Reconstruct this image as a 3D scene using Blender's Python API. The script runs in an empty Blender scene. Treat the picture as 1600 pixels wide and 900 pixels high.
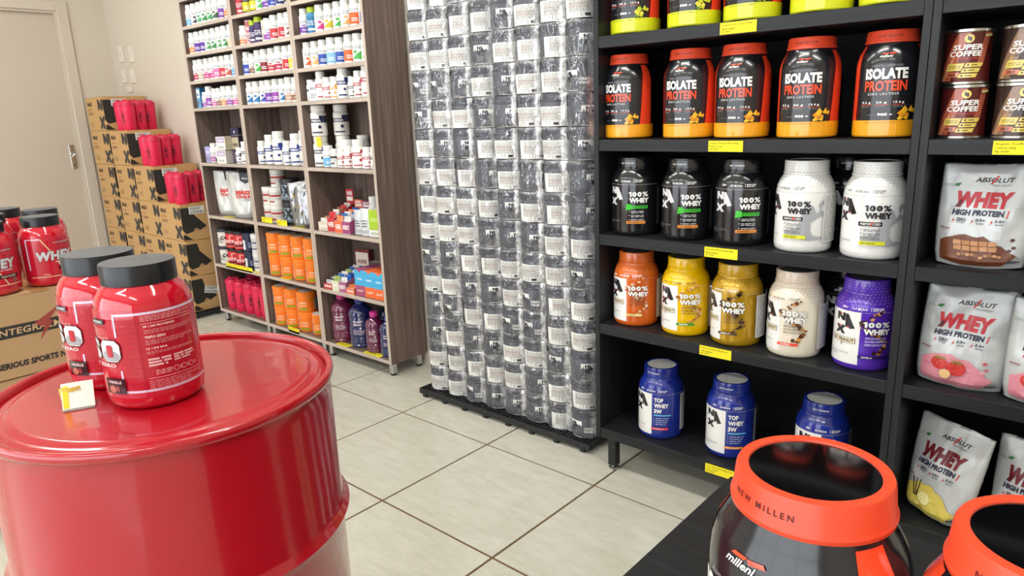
import bpy, bmesh, math, random
from mathutils import Vector, Matrix, noise
random.seed(7)
PI = math.pi
C = bpy.context.scene.collection
SC = bpy.context.scene

# ------------------------------------------------------------------ camera, world, lights, exposure
cam_d = bpy.data.cameras.new('camera'); cam = bpy.data.objects.new('camera', cam_d); C.objects.link(cam)
rt = Vector((0.75119, 0.65914, -0.03541)); dn = Vector((0.13498, -0.20589, -0.96922)); fw = Vector((-0.64614, 0.72329, -0.24363))
M = Matrix((rt, -dn, -fw)).transposed().to_4x4(); M.translation = Vector((0, 0, 1.25))
cam.matrix_world = M
cam_d.sensor_width = 36.0; cam_d.lens = 1101.0 / 1600 * 36; cam_d.clip_start = 0.02; cam_d.clip_end = 60
SC.camera = cam
vs = SC.view_settings
vs.view_transform = 'Standard'; vs.look = 'None'; vs.gamma = 1.0; vs.use_curve_mapping = False
vs.exposure = 0.75
W = bpy.data.worlds.new('sky'); SC.world = W; W.use_nodes = True
bg = W.node_tree.nodes['Background']; bg.inputs[0].default_value = (0.86, 0.93, 1.0, 1); bg.inputs[1].default_value = 1.2

def area(name, loc, rot, sx, sy, power, col=(1, 1, 1)):
    d = bpy.data.lights.new(name, 'AREA'); d.shape = 'RECTANGLE'; d.size = sx; d.size_y = sy; d.energy = power; d.color = col
    o = bpy.data.objects.new(name, d); C.objects.link(o); o.location = loc; o.rotation_euler = rot
    return o
# daylight entering by the shop window behind the camera
area('window_daylight', (-1.6, -3.05, 1.45), (math.radians(90), 0, 0), 7.0, 2.3, 62, (0.95, 0.98, 1.0))

# ------------------------------------------------------------------ colours and materials
def lin(c):
    if isinstance(c, str):
        c = [int(c[i:i + 2], 16) / 255 for i in (0, 2, 4)]
    return tuple((x / 12.92 if x <= 0.04045 else ((x + 0.055) / 1.055) ** 2.4) for x in c)
MATS = {}
def mat(name, col='808080', rough=0.5, metal=0.0, coat=0.0, attr=False, spec=0.5, trans=0.0, sss=0.0):
    if name in MATS: return MATS[name]
    m = bpy.data.materials.new(name); m.use_nodes = True
    b = m.node_tree.nodes['Principled BSDF']
    b.inputs['Base Color'].default_value = (*lin(col), 1); b.inputs['Roughness'].default_value = rough
    b.inputs['Metallic'].default_value = metal; b.inputs['Coat Weight'].default_value = coat
    b.inputs['Coat Roughness'].default_value = 0.06
    b.inputs['Specular IOR Level'].default_value = spec
    b.inputs['Transmission Weight'].default_value = trans
    nt = m.node_tree
    if attr:
        a = nt.nodes.new('ShaderNodeAttribute'); a.attribute_name = 'Col'
        nt.links.new(a.outputs['Color'], b.inputs['Base Color'])
    else:
        # faint procedural wear so that no surface is perfectly even
        tc = nt.nodes.new('ShaderNodeTexCoord'); n = nt.nodes.new('ShaderNodeTexNoise'); n.inputs['Scale'].default_value = 35
        mr = nt.nodes.new('ShaderNodeMapRange'); mr.inputs[3].default_value = max(0.02, rough - 0.05); mr.inputs[4].default_value = min(1, rough + 0.05)
        nt.links.new(tc.outputs['Object'], n.inputs['Vector']); nt.links.new(n.outputs['Fac'], mr.inputs[0]); nt.links.new(mr.outputs[0], b.inputs['Roughness'])
    MATS[name] = m
    return m
def wood(name, c1, c2, c3, rough, axis='Z', sc=1.0, bump=0.15):
    m = mat(name, c1, rough); nt = m.node_tree; b = nt.nodes['Principled BSDF']
    tc = nt.nodes.new('ShaderNodeTexCoord'); mp = nt.nodes.new('ShaderNodeMapping')
    s = {'Z': (28, 28, 1.1), 'X': (1.1, 28, 28), 'Y': (28, 1.1, 28)}[axis]
    mp.inputs['Scale'].default_value = [k * sc for k in s]
    n = nt.nodes.new('ShaderNodeTexNoise'); n.inputs['Scale'].default_value = 2.2; n.inputs['Detail'].default_value = 7; n.inputs['Distortion'].default_value = 0.7
    r = nt.nodes.new('ShaderNodeValToRGB'); r.color_ramp.elements[0].position = 0.28; r.color_ramp.elements[1].position = 0.72
    r.color_ramp.elements[0].color = (*lin(c2), 1); r.color_ramp.elements[1].color = (*lin(c3), 1)
    e = r.color_ramp.elements.new(0.5); e.color = (*lin(c1), 1)
    bp = nt.nodes.new('ShaderNodeBump'); bp.inputs['Strength'].default_value = bump; bp.inputs['Distance'].default_value = 0.001
    L = nt.links.new
    L(tc.outputs['Object'], mp.inputs[0]); L(mp.outputs[0], n.inputs['Vector']); L(n.outputs['Fac'], r.inputs[0]); L(r.outputs[0], b.inputs['Base Color'])
    L(n.outputs['Fac'], bp.inputs['Height']); L(bp.outputs[0], b.inputs['Normal'])
    return m
def plaster(name, col, rough=0.85):
    m = mat(name, col, rough); nt = m.node_tree; b = nt.nodes['Principled BSDF']
    tc = nt.nodes.new('ShaderNodeTexCoord'); n = nt.nodes.new('ShaderNodeTexNoise'); n.inputs['Scale'].default_value = 60; n.inputs['Detail'].default_value = 4
    bp = nt.nodes.new('ShaderNodeBump'); bp.inputs['Strength'].default_value = 0.12; bp.inputs['Distance'].default_value = 0.002
    nt.links.new(tc.outputs['Object'], n.inputs['Vector']); nt.links.new(n.outputs['Fac'], bp.inputs['Height']); nt.links.new(bp.outputs[0], b.inputs['Normal'])
    return m
def emis(name, col, st):
    m = bpy.data.materials.new(name); m.use_nodes = True; nt = m.node_tree
    b = nt.nodes['Principled BSDF']; b.inputs['Emission Color'].default_value = (*lin(col), 1); b.inputs['Emission Strength'].default_value = st
    return m

PR = mat('print_satin', attr=True, rough=0.38)
PG = mat('print_gloss', attr=True, rough=0.2, coat=0.5)
PM = mat('print_matte', attr=True, rough=0.75)
WALL = plaster('wall_paint', 'CFC6B8'); CEIL = plaster('ceiling_paint', 'EDEBE6')
DOORM = mat('door_paint', 'C4B9AA', 0.5); TRIM = mat('trim_paint', 'CBC1B3', 0.45)
BROWN = wood('brown_laminate', '6E5E56', '57493F', '84726A', 0.45, 'Z')
BROWNX = wood('brown_laminate_shelf', '6E5E56', '5A4C42', '84726A', 0.45, 'X')
EDGE = wood('brown_laminate_edge', 'BDAEA2', 'AB9D92', 'CBBDB1', 0.45, 'X', 1, 0.05)
EDGEV = wood('brown_laminate_edge_vertical', 'BDAEA2', 'AB9D92', 'CBBDB1', 0.45, 'Z', 1, 0.05)
BLACKW = wood('black_laminate', '1E2022', '18191C', '26282B', 0.42, 'X', 1, 0.12)
BLACKV = wood('black_laminate_vertical', '1F2123', '191A1D', '282A2D', 0.42, 'Z', 1, 0.12)
BLKIN = mat('black_back_panel', '0C0D0F', 0.6, spec=.2)
for m_ in (BLACKW, BLACKV): m_.node_tree.nodes['Principled BSDF'].inputs['Specular IOR Level'].default_value = .3
CHROME = mat('chrome_leg', 'C9C9C8', 0.25, 0.9); STEEL = mat('tin_rim', 'C8C4BC', 0.28, 1.0)
RUBBER = mat('black_rubber', '17181A', 0.6)
PALM = mat('black_pallet_plastic', '1C1D20', 0.5)
WHITEP = mat('white_plastic', 'E6E6E2', 0.35); 
CARD = plaster('cardboard', 'C29A66', 0.8)
CARD2 = plaster('cardboard_plain', 'B29069', 0.8)
SOCK = mat('socket_plastic', 'DED7CB', 0.4)
TAGM = mat('yellow_tag_paper', 'F4E21A', 0.6)

# ------------------------------------------------------------------ mesh helpers
def link(name, me, parent=None, loc=None, rz=None):
    o = bpy.data.objects.new(name, me); C.objects.link(o)
    if parent is not None: o.parent = parent
    if loc is not None: o.location = loc
    if rz is not None: o.rotation_euler[2] = rz
    return o
def finish(me, mats, smooth=None):
    for m in mats: me.materials.append(m)
    if smooth is not None:
        me.polygons.foreach_set('use_smooth', [True] * len(me.polygons))
        me.set_sharp_from_angle(angle=smooth)
    return me
class MB:
    def __init__(s): s.v = []; s.f = []; s.m = []
    def box(s, a, b, m=0):
        x0, y0, z0 = a; x1, y1, z1 = b; k = len(s.v)
        s.v += [(x0, y0, z0), (x1, y0, z0), (x1, y1, z0), (x0, y1, z0), (x0, y0, z1), (x1, y0, z1), (x1, y1, z1), (x0, y1, z1)]
        s.f += [tuple(k + i for i in q) for q in ((0, 3, 2, 1), (4, 5, 6, 7), (0, 1, 5, 4), (1, 2, 6, 5), (2, 3, 7, 6), (3, 0, 4, 7))]; s.m += [m] * 6
        return s
    def lathe(s, prof, n=40, m=0, cap0=True, cap1=True, c=(0, 0), z0=0):
        k = len(s.v)
        for r, z in prof:
            for i in range(n):
                a = 2 * PI * i / n; s.v.append((c[0] + r * math.sin(a), c[1] - r * math.cos(a), z + z0))
        for j in range(len(prof) - 1):
            for i in range(n):
                i2 = (i + 1) % n; s.f.append((k + j * n + i, k + j * n + i2, k + (j + 1) * n + i2, k + (j + 1) * n + i)); s.m.append(m)
        if cap0: s.f.append(tuple(k + i for i in reversed(range(n)))); s.m.append(m)
        if cap1: s.f.append(tuple(k + (len(prof) - 1) * n + i for i in range(n))); s.m.append(m)
        return s
    def grid(s, fn, nu, nv, m=0):
        k = len(s.v)
        for j in range(nv + 1):
            for i in range(nu + 1): s.v.append(tuple(fn(i / nu, j / nv)))
        for j in range(nv):
            for i in range(nu):
                a = k + j * (nu + 1) + i; s.f.append((a, a + 1, a + nu + 2, a + nu + 1)); s.m.append(m)
        return s
    def tube(s, pts, r, n=8, m=0):
        pts = [Vector(p) for p in pts]; k = len(s.v)
        for i, p in enumerate(pts):
            d = (pts[min(i + 1, len(pts) - 1)] - pts[max(i - 1, 0)]).normalized()
            u = d.cross(Vector((0, 0, 1)));
            if u.length < 1e-3: u = Vector((1, 0, 0))
            u.normalize(); w = d.cross(u)
            for q in range(n):
                a = 2 * PI * q / n; s.v.append(tuple(p + r * (math.cos(a) * u + math.sin(a) * w)))
        for i in range(len(pts) - 1):
            for q in range(n):
                q2 = (q + 1) % n; s.f.append((k + i * n + q, k + i * n + q2, k + (i + 1) * n + q2, k + (i + 1) * n + q)); s.m.append(m)
        s.f.append(tuple(k + q for q in range(n))); s.m.append(m)
        s.f.append(tuple(k + (len(pts) - 1) * n + q for q in reversed(range(n)))); s.m.append(m)
        return s
    def mesh(s, name, mats, smooth=None, bevel=0):
        me = bpy.data.meshes.new(name); me.from_pydata(s.v, [], s.f)
        me.polygons.foreach_set('material_index', s.m)
        if bevel:
            bm = bmesh.new(); bm.from_mesh(me)
            bmesh.ops.bevel(bm, geom=bm.edges[:], offset=bevel, segments=1, affect='EDGES'); bm.to_mesh(me); bm.free()
        me.update()
        return finish(me, mats, smooth)
    def obj(s, name, mats, parent=None, smooth=None, bevel=0, loc=None, rz=None):
        return link(name, s.mesh(name, mats if isinstance(mats, (list, tuple)) else [mats], smooth, bevel), parent, loc, rz)
def rp(prof, t):
    """radius of a lathe profile at height t"""
    if t <= prof[0][1]: return prof[0][0]
    for (r0, z0), (r1, z1) in zip(prof, prof[1:]):
        if z0 <= t <= z1 and z1 > z0: return r0 + (r1 - r0) * (t - z0) / (z1 - z0)
    return prof[-1][0]
def tag(o, label=None, cat=None, group=None, kind=None):
    if label: o['label'] = label
    if cat: o['category'] = cat
    if group: o['group'] = group
    if kind: o['kind'] = kind
    return o
def empty(name, loc, rz, label, cat, group=None):
    o = bpy.data.objects.new(name, None); C.objects.link(o); o.location = loc; o.rotation_euler[2] = rz; o.empty_display_size = 0.05
    return tag(o, label, cat, group)
def struct(o): o['kind'] = 'structure'; return o

# ------------------------------------------------------------------ printed matter (flat print on real surfaces)
TXT = {}
def text2d(s, bold, shear, sp=1.0, fine=2):
    k = (s, bold, shear, sp, fine)
    if k in TXT: return TXT[k]
    cu = bpy.data.curves.new('t', 'FONT'); cu.body = s; cu.size = 1; cu.offset = bold; cu.shear = shear; cu.resolution_u = fine
    cu.fill_mode = 'FRONT'; cu.space_character = sp; cu.space_line = 0.85
    o = bpy.data.objects.new('t', cu); me = o.to_mesh()
    vs_ = [(v.co.x, v.co.y) for v in me.vertices]; fs = [tuple(p.vertices) for p in me.polygons]
    o.to_mesh_clear(); bpy.data.objects.remove(o); bpy.data.curves.remove(cu)
    x0 = min(v[0] for v in vs_); x1 = max(v[0] for v in vs_); y0 = min(v[1] for v in vs_); y1 = max(v[1] for v in vs_)
    vs_ = [((x - x0) / (x1 - x0), (y - y0) / (y1 - y0)) for x, y in vs_]
    TXT[k] = (vs_, fs); return TXT[k]
class Sheet:
    def __init__(s): s.bm = bmesh.new(); s.col = s.bm.faces.layers.float_vector.new('c'); s.n = 0
    def add(s, vs_, fs, c):
        s.n += 1; L = s.n; c = lin(c)
        bv = [s.bm.verts.new((x, y, L)) for x, y in vs_]
        for f in fs:
            try: q = s.bm.faces.new([bv[i] for i in f])
            except ValueError: continue
            q[s.col] = c
        return s
    def rect(s, u0, v0, u1, v1, c): return s.add([(u0, v0), (u1, v0), (u1, v1), (u0, v1)], [(0, 1, 2, 3)], c)
    def poly(s, p, c):
        return s.add(p, [tuple(range(len(p)))], c)
    def ell(s, cu, cv, ru, rv, c, n=16): return s.poly([(cu + ru * math.cos(2 * PI * i / n), cv + rv * math.sin(2 * PI * i / n)) for i in range(n)], c)
    def text(s, t, u0, v0, u1, v1, c, bold=0.0, shear=0.0, sp=1.0, rot=0.0, fine=2):
        vs_, fs = text2d(t, bold, shear, sp, fine)
        w = u1 - u0; h = v1 - v0; cu = (u0 + u1) / 2; cv = (v0 + v1) / 2; ca, sa = math.cos(rot), math.sin(rot)
        out = []
        for x, y in vs_:
            a = (x - .5) * w; b = (y - .5) * h; out.append((cu + a * ca - b * sa, cv + a * sa + b * ca))
        return s.add(out, fs, c)
    def lines(s, u0, v0, u1, v1, n, c, seed=1, fill=0.45):
        """tiny print too small to read: rows of short word strokes"""
        R = random.Random(seed); ph = (v1 - v0) / n; vs_ = []; fs = []
        for i in range(n):
            v = v1 - (i + 0.5) * ph; u = u0; end = u1 - (R.random() * 0.25 * (u1 - u0) if i % 3 == 2 else 0)
            while u < end:
                w = min((R.uniform(1.2, 4.5)) * ph, end - u); k = len(vs_)
                vs_ += [(u, v - ph * fill / 2), (u + w, v - ph * fill / 2), (u + w, v + ph * fill / 2), (u, v + ph * fill / 2)]; fs.append((k, k + 1, k + 2, k + 3)); u += w + 0.55 * ph
        return s.add(vs_, fs, c)
    def build(s, name, mp, m, du=0, dv=0, eps=0.00016, base=0.0004):
        bm = s.bm
        if du:
            us = [v.co.x for v in bm.verts]; a = math.floor(min(us) / du) + 1
            while a * du < max(us):
                bmesh.ops.bisect_plane(bm, geom=bm.verts[:] + bm.edges[:] + bm.faces[:], plane_co=(a * du, 0, 0), plane_no=(1, 0, 0)); a += 1
        if dv:
            for a in dv: bmesh.ops.bisect_plane(bm, geom=bm.verts[:] + bm.edges[:] + bm.faces[:], plane_co=(0, a, 0), plane_no=(0, 1, 0))
        for v in bm.verts: v.co = mp(v.co.x, v.co.y, base + eps * v.co.z)
        cols = [f[s.col].copy() for f in bm.faces]
        me = bpy.data.meshes.new(name); bm.to_mesh(me); bm.free()
        at = me.color_attributes.new('Col', 'FLOAT_COLOR', 'CORNER'); buf = []
        for p in me.polygons: buf += [*cols[p.index], 1.0] * p.loop_total
        at.data.foreach_set('color', buf)
        me.materials.append(m); return me
def cylmap(prof, R):
    return lambda u, v, o: ((rp(prof, v) + o) * math.sin(u / R), -(rp(prof, v) + o) * math.cos(u / R), v)
def frontmap(y=0, x=0, z=0): return lambda u, v, o: (x + u, y - o, z + v)
def rightmap(x=0, y=0, z=0): return lambda u, v, o: (x + o, y + u, z + v)
def topmap(z=0, x=0, y=0): return lambda u, v, o: (x + u, y + v, z + o)

MAXBLK = '1B1A24'
def max_logo(s, u, v, w, h, c=MAXBLK, dots=None):
    """stacked block letters M / A / X running down a panel; u,v = lower left"""
    P = lambda a, b: (u + a * w, v + b * h)
    s.add([P(0, .62), P(.14, .62), P(.14, 1), P(0, 1)], [(0, 1, 2, 3)], c)
    s.poly([P(.14, 1), P(.14, .8), P(.34, .62), P(.50, .62), P(.50, 1), P(.36, 1), P(.36, .84), P(.26, .84), P(.2, 1)], c)
    s.poly([P(.52, .98), P(.66, .98), P(.98, .34), P(.74, .28), P(.66, .42), P(.52, .32)], c)
    s.poly([P(.0, .38), P(.16, .42), P(.27, .28), P(.38, .42), P(.54, .38), P(.38, .2), P(.56, 0), P(.36, 0), P(.26, .12), P(.12, 0), P(-.04, .03), P(.14, .2)], c)
    if dots:
        for a, b in ((.27, .93), (.66, .36), (.24, .36)): s.ell(u + a * w, v + b * h, w * .06, h * .045, dots, 8)

def hundred(S, u0, v0, u1, v1, c, bold):
    w = u1 - u0; h = v1 - v0
    S.poly([(u0 + w * .06, v0), (u0 + w * .15, v0), (u0 + w * .15, v1), (u0 + w * .07, v1), (u0, v0 + h * .82), (u0, v0 + h * .66), (u0 + w * .06, v0 + h * .74)], c)
    S.text('0', u0 + w * .18, v0, u0 + w * .41, v1, c, bold); S.text('0', u0 + w * .435, v0, u0 + w * .665, v1, c, bold); S.text('%', u0 + w * .69, v0, u1, v1, c, min(bold, .03))
ORD = ['first', 'second', 'third', 'fourth', 'fifth', 'sixth', 'seventh', 'eighth', 'ninth', 'tenth', 'eleventh', 'twelfth', 'thirteenth', 'fourteenth', 'fifteenth', 'sixteenth']
# kinds: name -> list of (part name, mesh, [(sub name, mesh)])
def place(name, parts, loc, rz, label, cat, group=None):
    e = empty(name, loc, rz, label, cat, group)
    for p in parts:
        o = link(p[0], p[1], e)
        if len(p) > 3: o['label'] = p[3]
        for q in (p[2] if len(p) > 2 else []): link(q[0], q[1], o)
    return e

# ------------------------------------------------------------------ room
XL, XR, YB, YF, ZC = -6.085, 2.6, 2.27, -3.1, 2.95
gp, gq = 0.502, 0.512
x0 = -1.2545 - gp * 10; y0 = 1.276 - gq * 9
fl = struct(MB().box((XL - .2, YF - .2, -.08), (XR + .2, YB + .2, -.004)).obj('floor', [mat('tile_grout', '6A4420', 0.95)]))
TILE = mat('tile_glaze', 'D6D3C4', 0.14, spec=0.5)
nt = TILE.node_tree; b = nt.nodes['Principled BSDF']
tc = nt.nodes.new('ShaderNodeTexCoord'); mp = nt.nodes.new('ShaderNodeMapping'); mp.inputs['Scale'].default_value = (4, 13, 1); mp.inputs['Rotation'].default_value = (0, 0, 0.25)
oi = nt.nodes.new('ShaderNodeObjectInfo'); av = nt.nodes.new('ShaderNodeVectorMath'); av.operation = 'ADD'
cmb = nt.nodes.new('ShaderNodeMath'); cmb.operation = 'MULTIPLY'; cmb.inputs[1].default_value = 37
nn = nt.nodes.new('ShaderNodeTexNoise'); nn.inputs['Scale'].default_value = 2.5; nn.inputs['Detail'].default_value = 8; nn.inputs['Roughness'].default_value = 0.7
rr = nt.nodes.new('ShaderNodeValToRGB'); rr.color_ramp.elements[0].position = .3; rr.color_ramp.elements[1].position = .7
rr.color_ramp.elements[0].color = (*lin('BDBBAB'), 1); rr.color_ramp.elements[1].color = (*lin('CFCEC2'), 1)
nt.links.new(tc.outputs['Object'], av.inputs[0]); nt.links.new(oi.outputs['Random'], cmb.inputs[0]); nt.links.new(cmb.outputs[0], av.inputs[1])
nt.links.new(av.outputs[0], mp.inputs[0]); nt.links.new(mp.outputs[0], nn.inputs['Vector']); nt.links.new(nn.outputs['Fac'], rr.inputs[0]); nt.links.new(rr.outputs[0], b.inputs['Base Color'])
def tile_mesh(w, d):
    g = .0040; e = .0010
    m = MB(); k = [(g, g), (w - g, g), (w - g, d - g), (g, d - g)]; k2 = [(g + e, g + e), (w - g - e, g + e), (w - g - e, d - g - e), (g + e, d - g - e)]
    m.v = [(x, y, -.004) for x, y in k] + [(x, y, -.0006) for x, y in k] + [(x, y, 0) for x, y in k2]
    m.f = [(0, 1, 5, 4), (1, 2, 6, 5), (2, 3, 7, 6), (3, 0, 4, 7), (4, 5, 9, 8), (5, 6, 10, 9), (6, 7, 11, 10), (7, 4, 8, 11), (8, 9, 10, 11)]; m.m = [0] * 9
    return m.mesh('tile', [TILE])
tcache = {}
i = 0
xs = [x0 + gp * k for k in range(-1, 20)]; ys = [y0 + gq * k for k in range(-1, 14)]
for xa in xs:
    for ya in ys:
        a = max(xa, XL); c_ = min(xa + gp, XR); d0 = max(ya, YF); d1 = min(ya + gq, YB)
        if c_ - a < .03 or d1 - d0 < .03: continue
        k = (round(c_ - a, 3), round(d1 - d0, 3))
        if k not in tcache: tcache[k] = tile_mesh(*k)
        link('tile', tcache[k], fl, (a, d0, 0))
struct(MB().box((XL - .12, YB, 0), (XR + .12, YB + .12, ZC)).obj('wall_back', [WALL]))
wl = MB().box((XL - .12, YF, 0), (XL, 1.08, ZC)).box((XL - .12, 1.93, 0), (XL, YB, ZC)).box((XL - .12, 1.08, 2.065), (XL, 1.93, ZC))
struct(wl.obj('wall_left', [WALL]))
struct(MB().box((XR, YF, 0), (XR + .12, YB, ZC)).obj('wall_right', [WALL]))
wf = MB().box((XL - .12, YF - .12, 0), (-5.3, YF, ZC)).box((2.1, YF - .12, 0), (XR + .12, YF, ZC)).box((-5.3, YF - .12, 2.7), (2.1, YF, ZC)).box((-5.3, YF - .12, 0), (2.1, YF, .25))
struct(wf.obj('wall_front', [WALL]))
struct(MB().box((XL - .12, YF - .12, ZC), (XR + .12, YB + .12, ZC + .1)).obj('ceiling', [CEIL]))
glass = mat('window_glass', 'FFFFFF', 0.02, trans=1.0)
win = struct(MB().box((-5.3, YF - .08, .25), (2.1, YF - .07, 2.7)).obj('window_1', [glass]))
for xm in (-5.28, -3.45, -1.6, .25, 2.08): MB().box((xm - .025, YF - .1, .25), (xm + .025, YF - .04, 2.7)).obj('window_frame', [RUBBER], win)
struct(MB().box((XL, YB - .012, 0), (XR, YB, .07)).obj('baseboard_back', [TRIM]))
struct(MB().box((XL, 2.02, 0), (XL + .012, YB - .012, .07)).obj('baseboard_left', [TRIM]))
# door with frame and lever
dr = struct(MB().box((XL - .06, 1.09, .005), (XL - .022, 1.92, 2.055)).obj('door_1', [DOORM], bevel=.002))
MB().box((XL - .1, 1.92, 0), (XL + .004, 1.94, 2.07)).box((XL - .1, 1.07, 0), (XL + .004, 1.09, 2.07)).box((XL - .1, 1.09, 2.055), (XL + .004, 1.92, 2.075)).obj('door_jamb', [TRIM], dr)
MB().box((XL, 1.935, 0), (XL + .018, 2.01, 2.14)).box((XL, 1.0, 0), (XL + .018, 1.075, 2.14)).box((XL, 1.075, 2.07), (XL + .018, 1.935, 2.14)).obj('door_casing', [TRIM], dr, bevel=.004)
hp = MB().box((XL - .022, 1.862, .94), (XL - .014, 1.9, 1.12)).obj('handle_plate', [CHROME], dr, bevel=.002)
MB().tube([(XL - .02, 1.88, 1.05), (XL + .03, 1.88, 1.05), (XL + .038, 1.876, 1.05), (XL + .04, 1.862, 1.03)], .009, 10).obj('handle', [CHROME], dr, smooth=.8)
MB().lathe([(.009, 0), (.009, .006)], 12).obj('keyhole', [RUBBER], dr, loc=(XL - .013, 1.88, .965))
for q, (sx, sz, w, h, ins, lb) in enumerate([(-5.894, 1.768, .075, .115, 1, 'upper cream wall socket plate nearer the door corner'), (-5.708, 1.754, .075, .115, 1, 'upper cream wall socket plate farther from the door'),
        (-5.901, 1.611, .075, .1, 2, 'lower cream wall switch plate nearer the door corner'), (-5.736, 1.601, .075, .1, 2, 'lower cream wall switch plate farther from the door'), (-5.834, 1.512, .09, .045, 0, 'small blank cream wall plate just above the cardboard boxes')]):
    t = empty('wall_socket', (sx, YB, sz), 0, lb, 'wall socket')
    MB().box((-w / 2, -.009, -h / 2), (w / 2, 0, h / 2)).obj('cover_plate', [SOCK], t, bevel=.002)
    if ins == 1:
        f = MB().box((-.018, -.013, -.022), (.018, -.008, .022)).obj('socket_insert', [SOCK], t, bevel=.002)
        for dx in (-.009, 0, .009): MB().box((dx - .002, -.0136, -.002 + abs(dx) * .3), (dx + .002, -.0129, .002 + abs(dx) * .3)).obj('pin_hole', [RUBBER], f)
    if ins == 2:
        for dx in (-.014, .014): MB().box((dx - .011, -.015, -.02), (dx + .011, -.008, .02)).obj('rocker', [SOCK], t, bevel=.002)
# ceiling lamps
LED = emis('lamp_diffuser', 'FFFCF6', 20)
for li, (lx, ly) in enumerate([(-4.6, .9), (-2.9, .9), (-1.2, .9), (.5, .9), (-4.6, -1.3), (-2.9, -1.3), (-1.2, -1.3), (.5, -1.3)]):
    t = empty('ceiling_lamp', (lx, ly, ZC), 0, 'white linear ceiling lamp, ' + ORD[li % 4] + ' from the left in the ' + ('row nearer the shelves' if li < 4 else 'row nearer the shop window'), 'ceiling lamp', 'ceiling lamps')
    MB().box((-.62, -.09, -.05), (.62, .09, 0)).obj('lamp_housing', [WHITEP], t, bevel=.003)
    MB().box((-.6, -.075, -.056), (.6, .075, -.051)).obj('diffuser', [LED], t)

# ------------------------------------------------------------------ brown shelving units
BZ = [1.793, 1.64, 1.487, 1.332, 1.01, .688, .381, .085]
BX = [(-4.336, -3.757), (-3.756, -3.183), (-3.182, -2.614)]
BN = ['left', 'middle', 'right']
YU = 2.025; TH = .018
for k, (xa, xb) in enumerate(BX):
    t = empty('shelf_unit', ((xa + xb) / 2, (YU + 2.25) / 2, 0), 0, ['tall brown wood-grain shelving unit at the left, next to the cardboard boxes', 'tall brown wood-grain shelving unit in the middle of three, with the orange tubs', 'tall brown wood-grain shelving unit at the right, beside the wrapped grey tubs'][k], 'shelving unit', 'brown shelving units')
    cx, cy = (xa + xb) / 2, (YU + 2.25) / 2; hw = (xb - xa) / 2; hd = (2.25 - YU) / 2
    for s in (-1, 1):
        p = MB().box((s * hw - (TH if s > 0 else 0), -hd, .066), (s * hw + (TH if s < 0 else 0), hd, 2.4)).obj('side_panel', [BROWN], t)
        MB().box((s * hw - (TH if s > 0 else 0), -hd - .0012, .066), (s * hw + (TH if s < 0 else 0), -hd, 2.4)).obj('edge_band', [EDGEV], p)
        for sy in (-1, 1):
            lg = MB().box((s * (hw - .03) - .014, sy * (hd - .03) - .014, .01), (s * (hw - .03) + .014, sy * (hd - .03) + .014, .066)).obj('leg', [CHROME], t, bevel=.002)
            MB().lathe([(.013, 0), (.015, .004), (.015, .011)], 14, c=(s * (hw - .03), sy * (hd - .03))).obj('foot', [RUBBER], lg, smooth=.6)
    MB().box((-hw + TH, hd - .006, .07), (hw - TH, hd - .001, 2.38)).obj('back_panel', [BROWN], t)
    for z in BZ + [1.946, 2.1, 2.25, 2.4]:
        p = MB().box((-hw + TH, -hd + .001, z - TH), (hw - TH, hd - .007, z)).obj('shelf', [BROWNX], t)
        MB().box((-hw + TH, -hd - .0012, z - TH), (hw - TH, -hd + .001, z)).obj('edge_band', [EDGE], p)

# ------------------------------------------------------------------ black shelving units
KZ = [1.4625, 1.151, .847, .540, .156]
YK = 1.90
for k, (xa, xb) in enumerate([(-1.323, -.3975), (-.3965, .56)]):
    cx = (xa + xb) / 2; hw = (xb - xa) / 2; cy = (YK + 2.25) / 2; hd = (2.25 - YK) / 2; th = .018
    t = empty('shelf_unit', (cx, cy, 0), 0, ['tall black shelving unit holding the protein jars', 'tall black shelving unit with coffee tins and whey pouches at the right frame edge'][k], 'shelving unit', 'black shelving units')
    for s in (-1, 1): MB().box((s * hw - (th if s > 0 else 0), -hd, .118), (s * hw + (th if s < 0 else 0), hd, 2.15)).obj('side_panel', [BLACKV], t, bevel=.0008)
    MB().box((-hw + th, hd - .006, .12), (hw - th, hd - .001, 2.14)).obj('back_panel', [BLKIN], t)
    for z in KZ + [1.774, 2.13]: MB().box((-hw + th + .0003, -hd + .0015, z - .035), (hw - th - .0003, hd - .007, z)).obj('shelf', [BLACKW], t, bevel=.0008)
    for s in (-1, 1):
        for sy in (-1, 1):
            lg = MB().box((s * (hw - .056) - .016, sy * (hd - .03) - .016, .016), (s * (hw - .056) + .016, sy * (hd - .03) + .016, .119)).obj('leg', [RUBBER], t, bevel=.003)
            MB().lathe([(.017, 0), (.019, .003), (.019, .008), (.008, .01), (.008, .018)], 18, c=(s * (hw - .056), sy * (hd - .03))).obj('foot', [CHROME], lg, smooth=.6)
# counter
t = empty('counter', (.25, .6, 0), 0, 'black counter in the near right corner with orange-lidded jars on it', 'counter')
MB().box((-.643, -.33, .69), (.66, .31, .715)).obj('counter_top', [BLACKW], t, bevel=.001)
for s in (-1, 1): MB().box((-.02 + s * .6 - .012, -.3, 0), (-.02 + s * .6 + .012, .28, .69)).obj('side_panel', [BLACKV], t)
MB().box((-.6, -.3, .1), (.56, -.285, .69)).obj('front_panel', [BLACKV], t)

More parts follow.
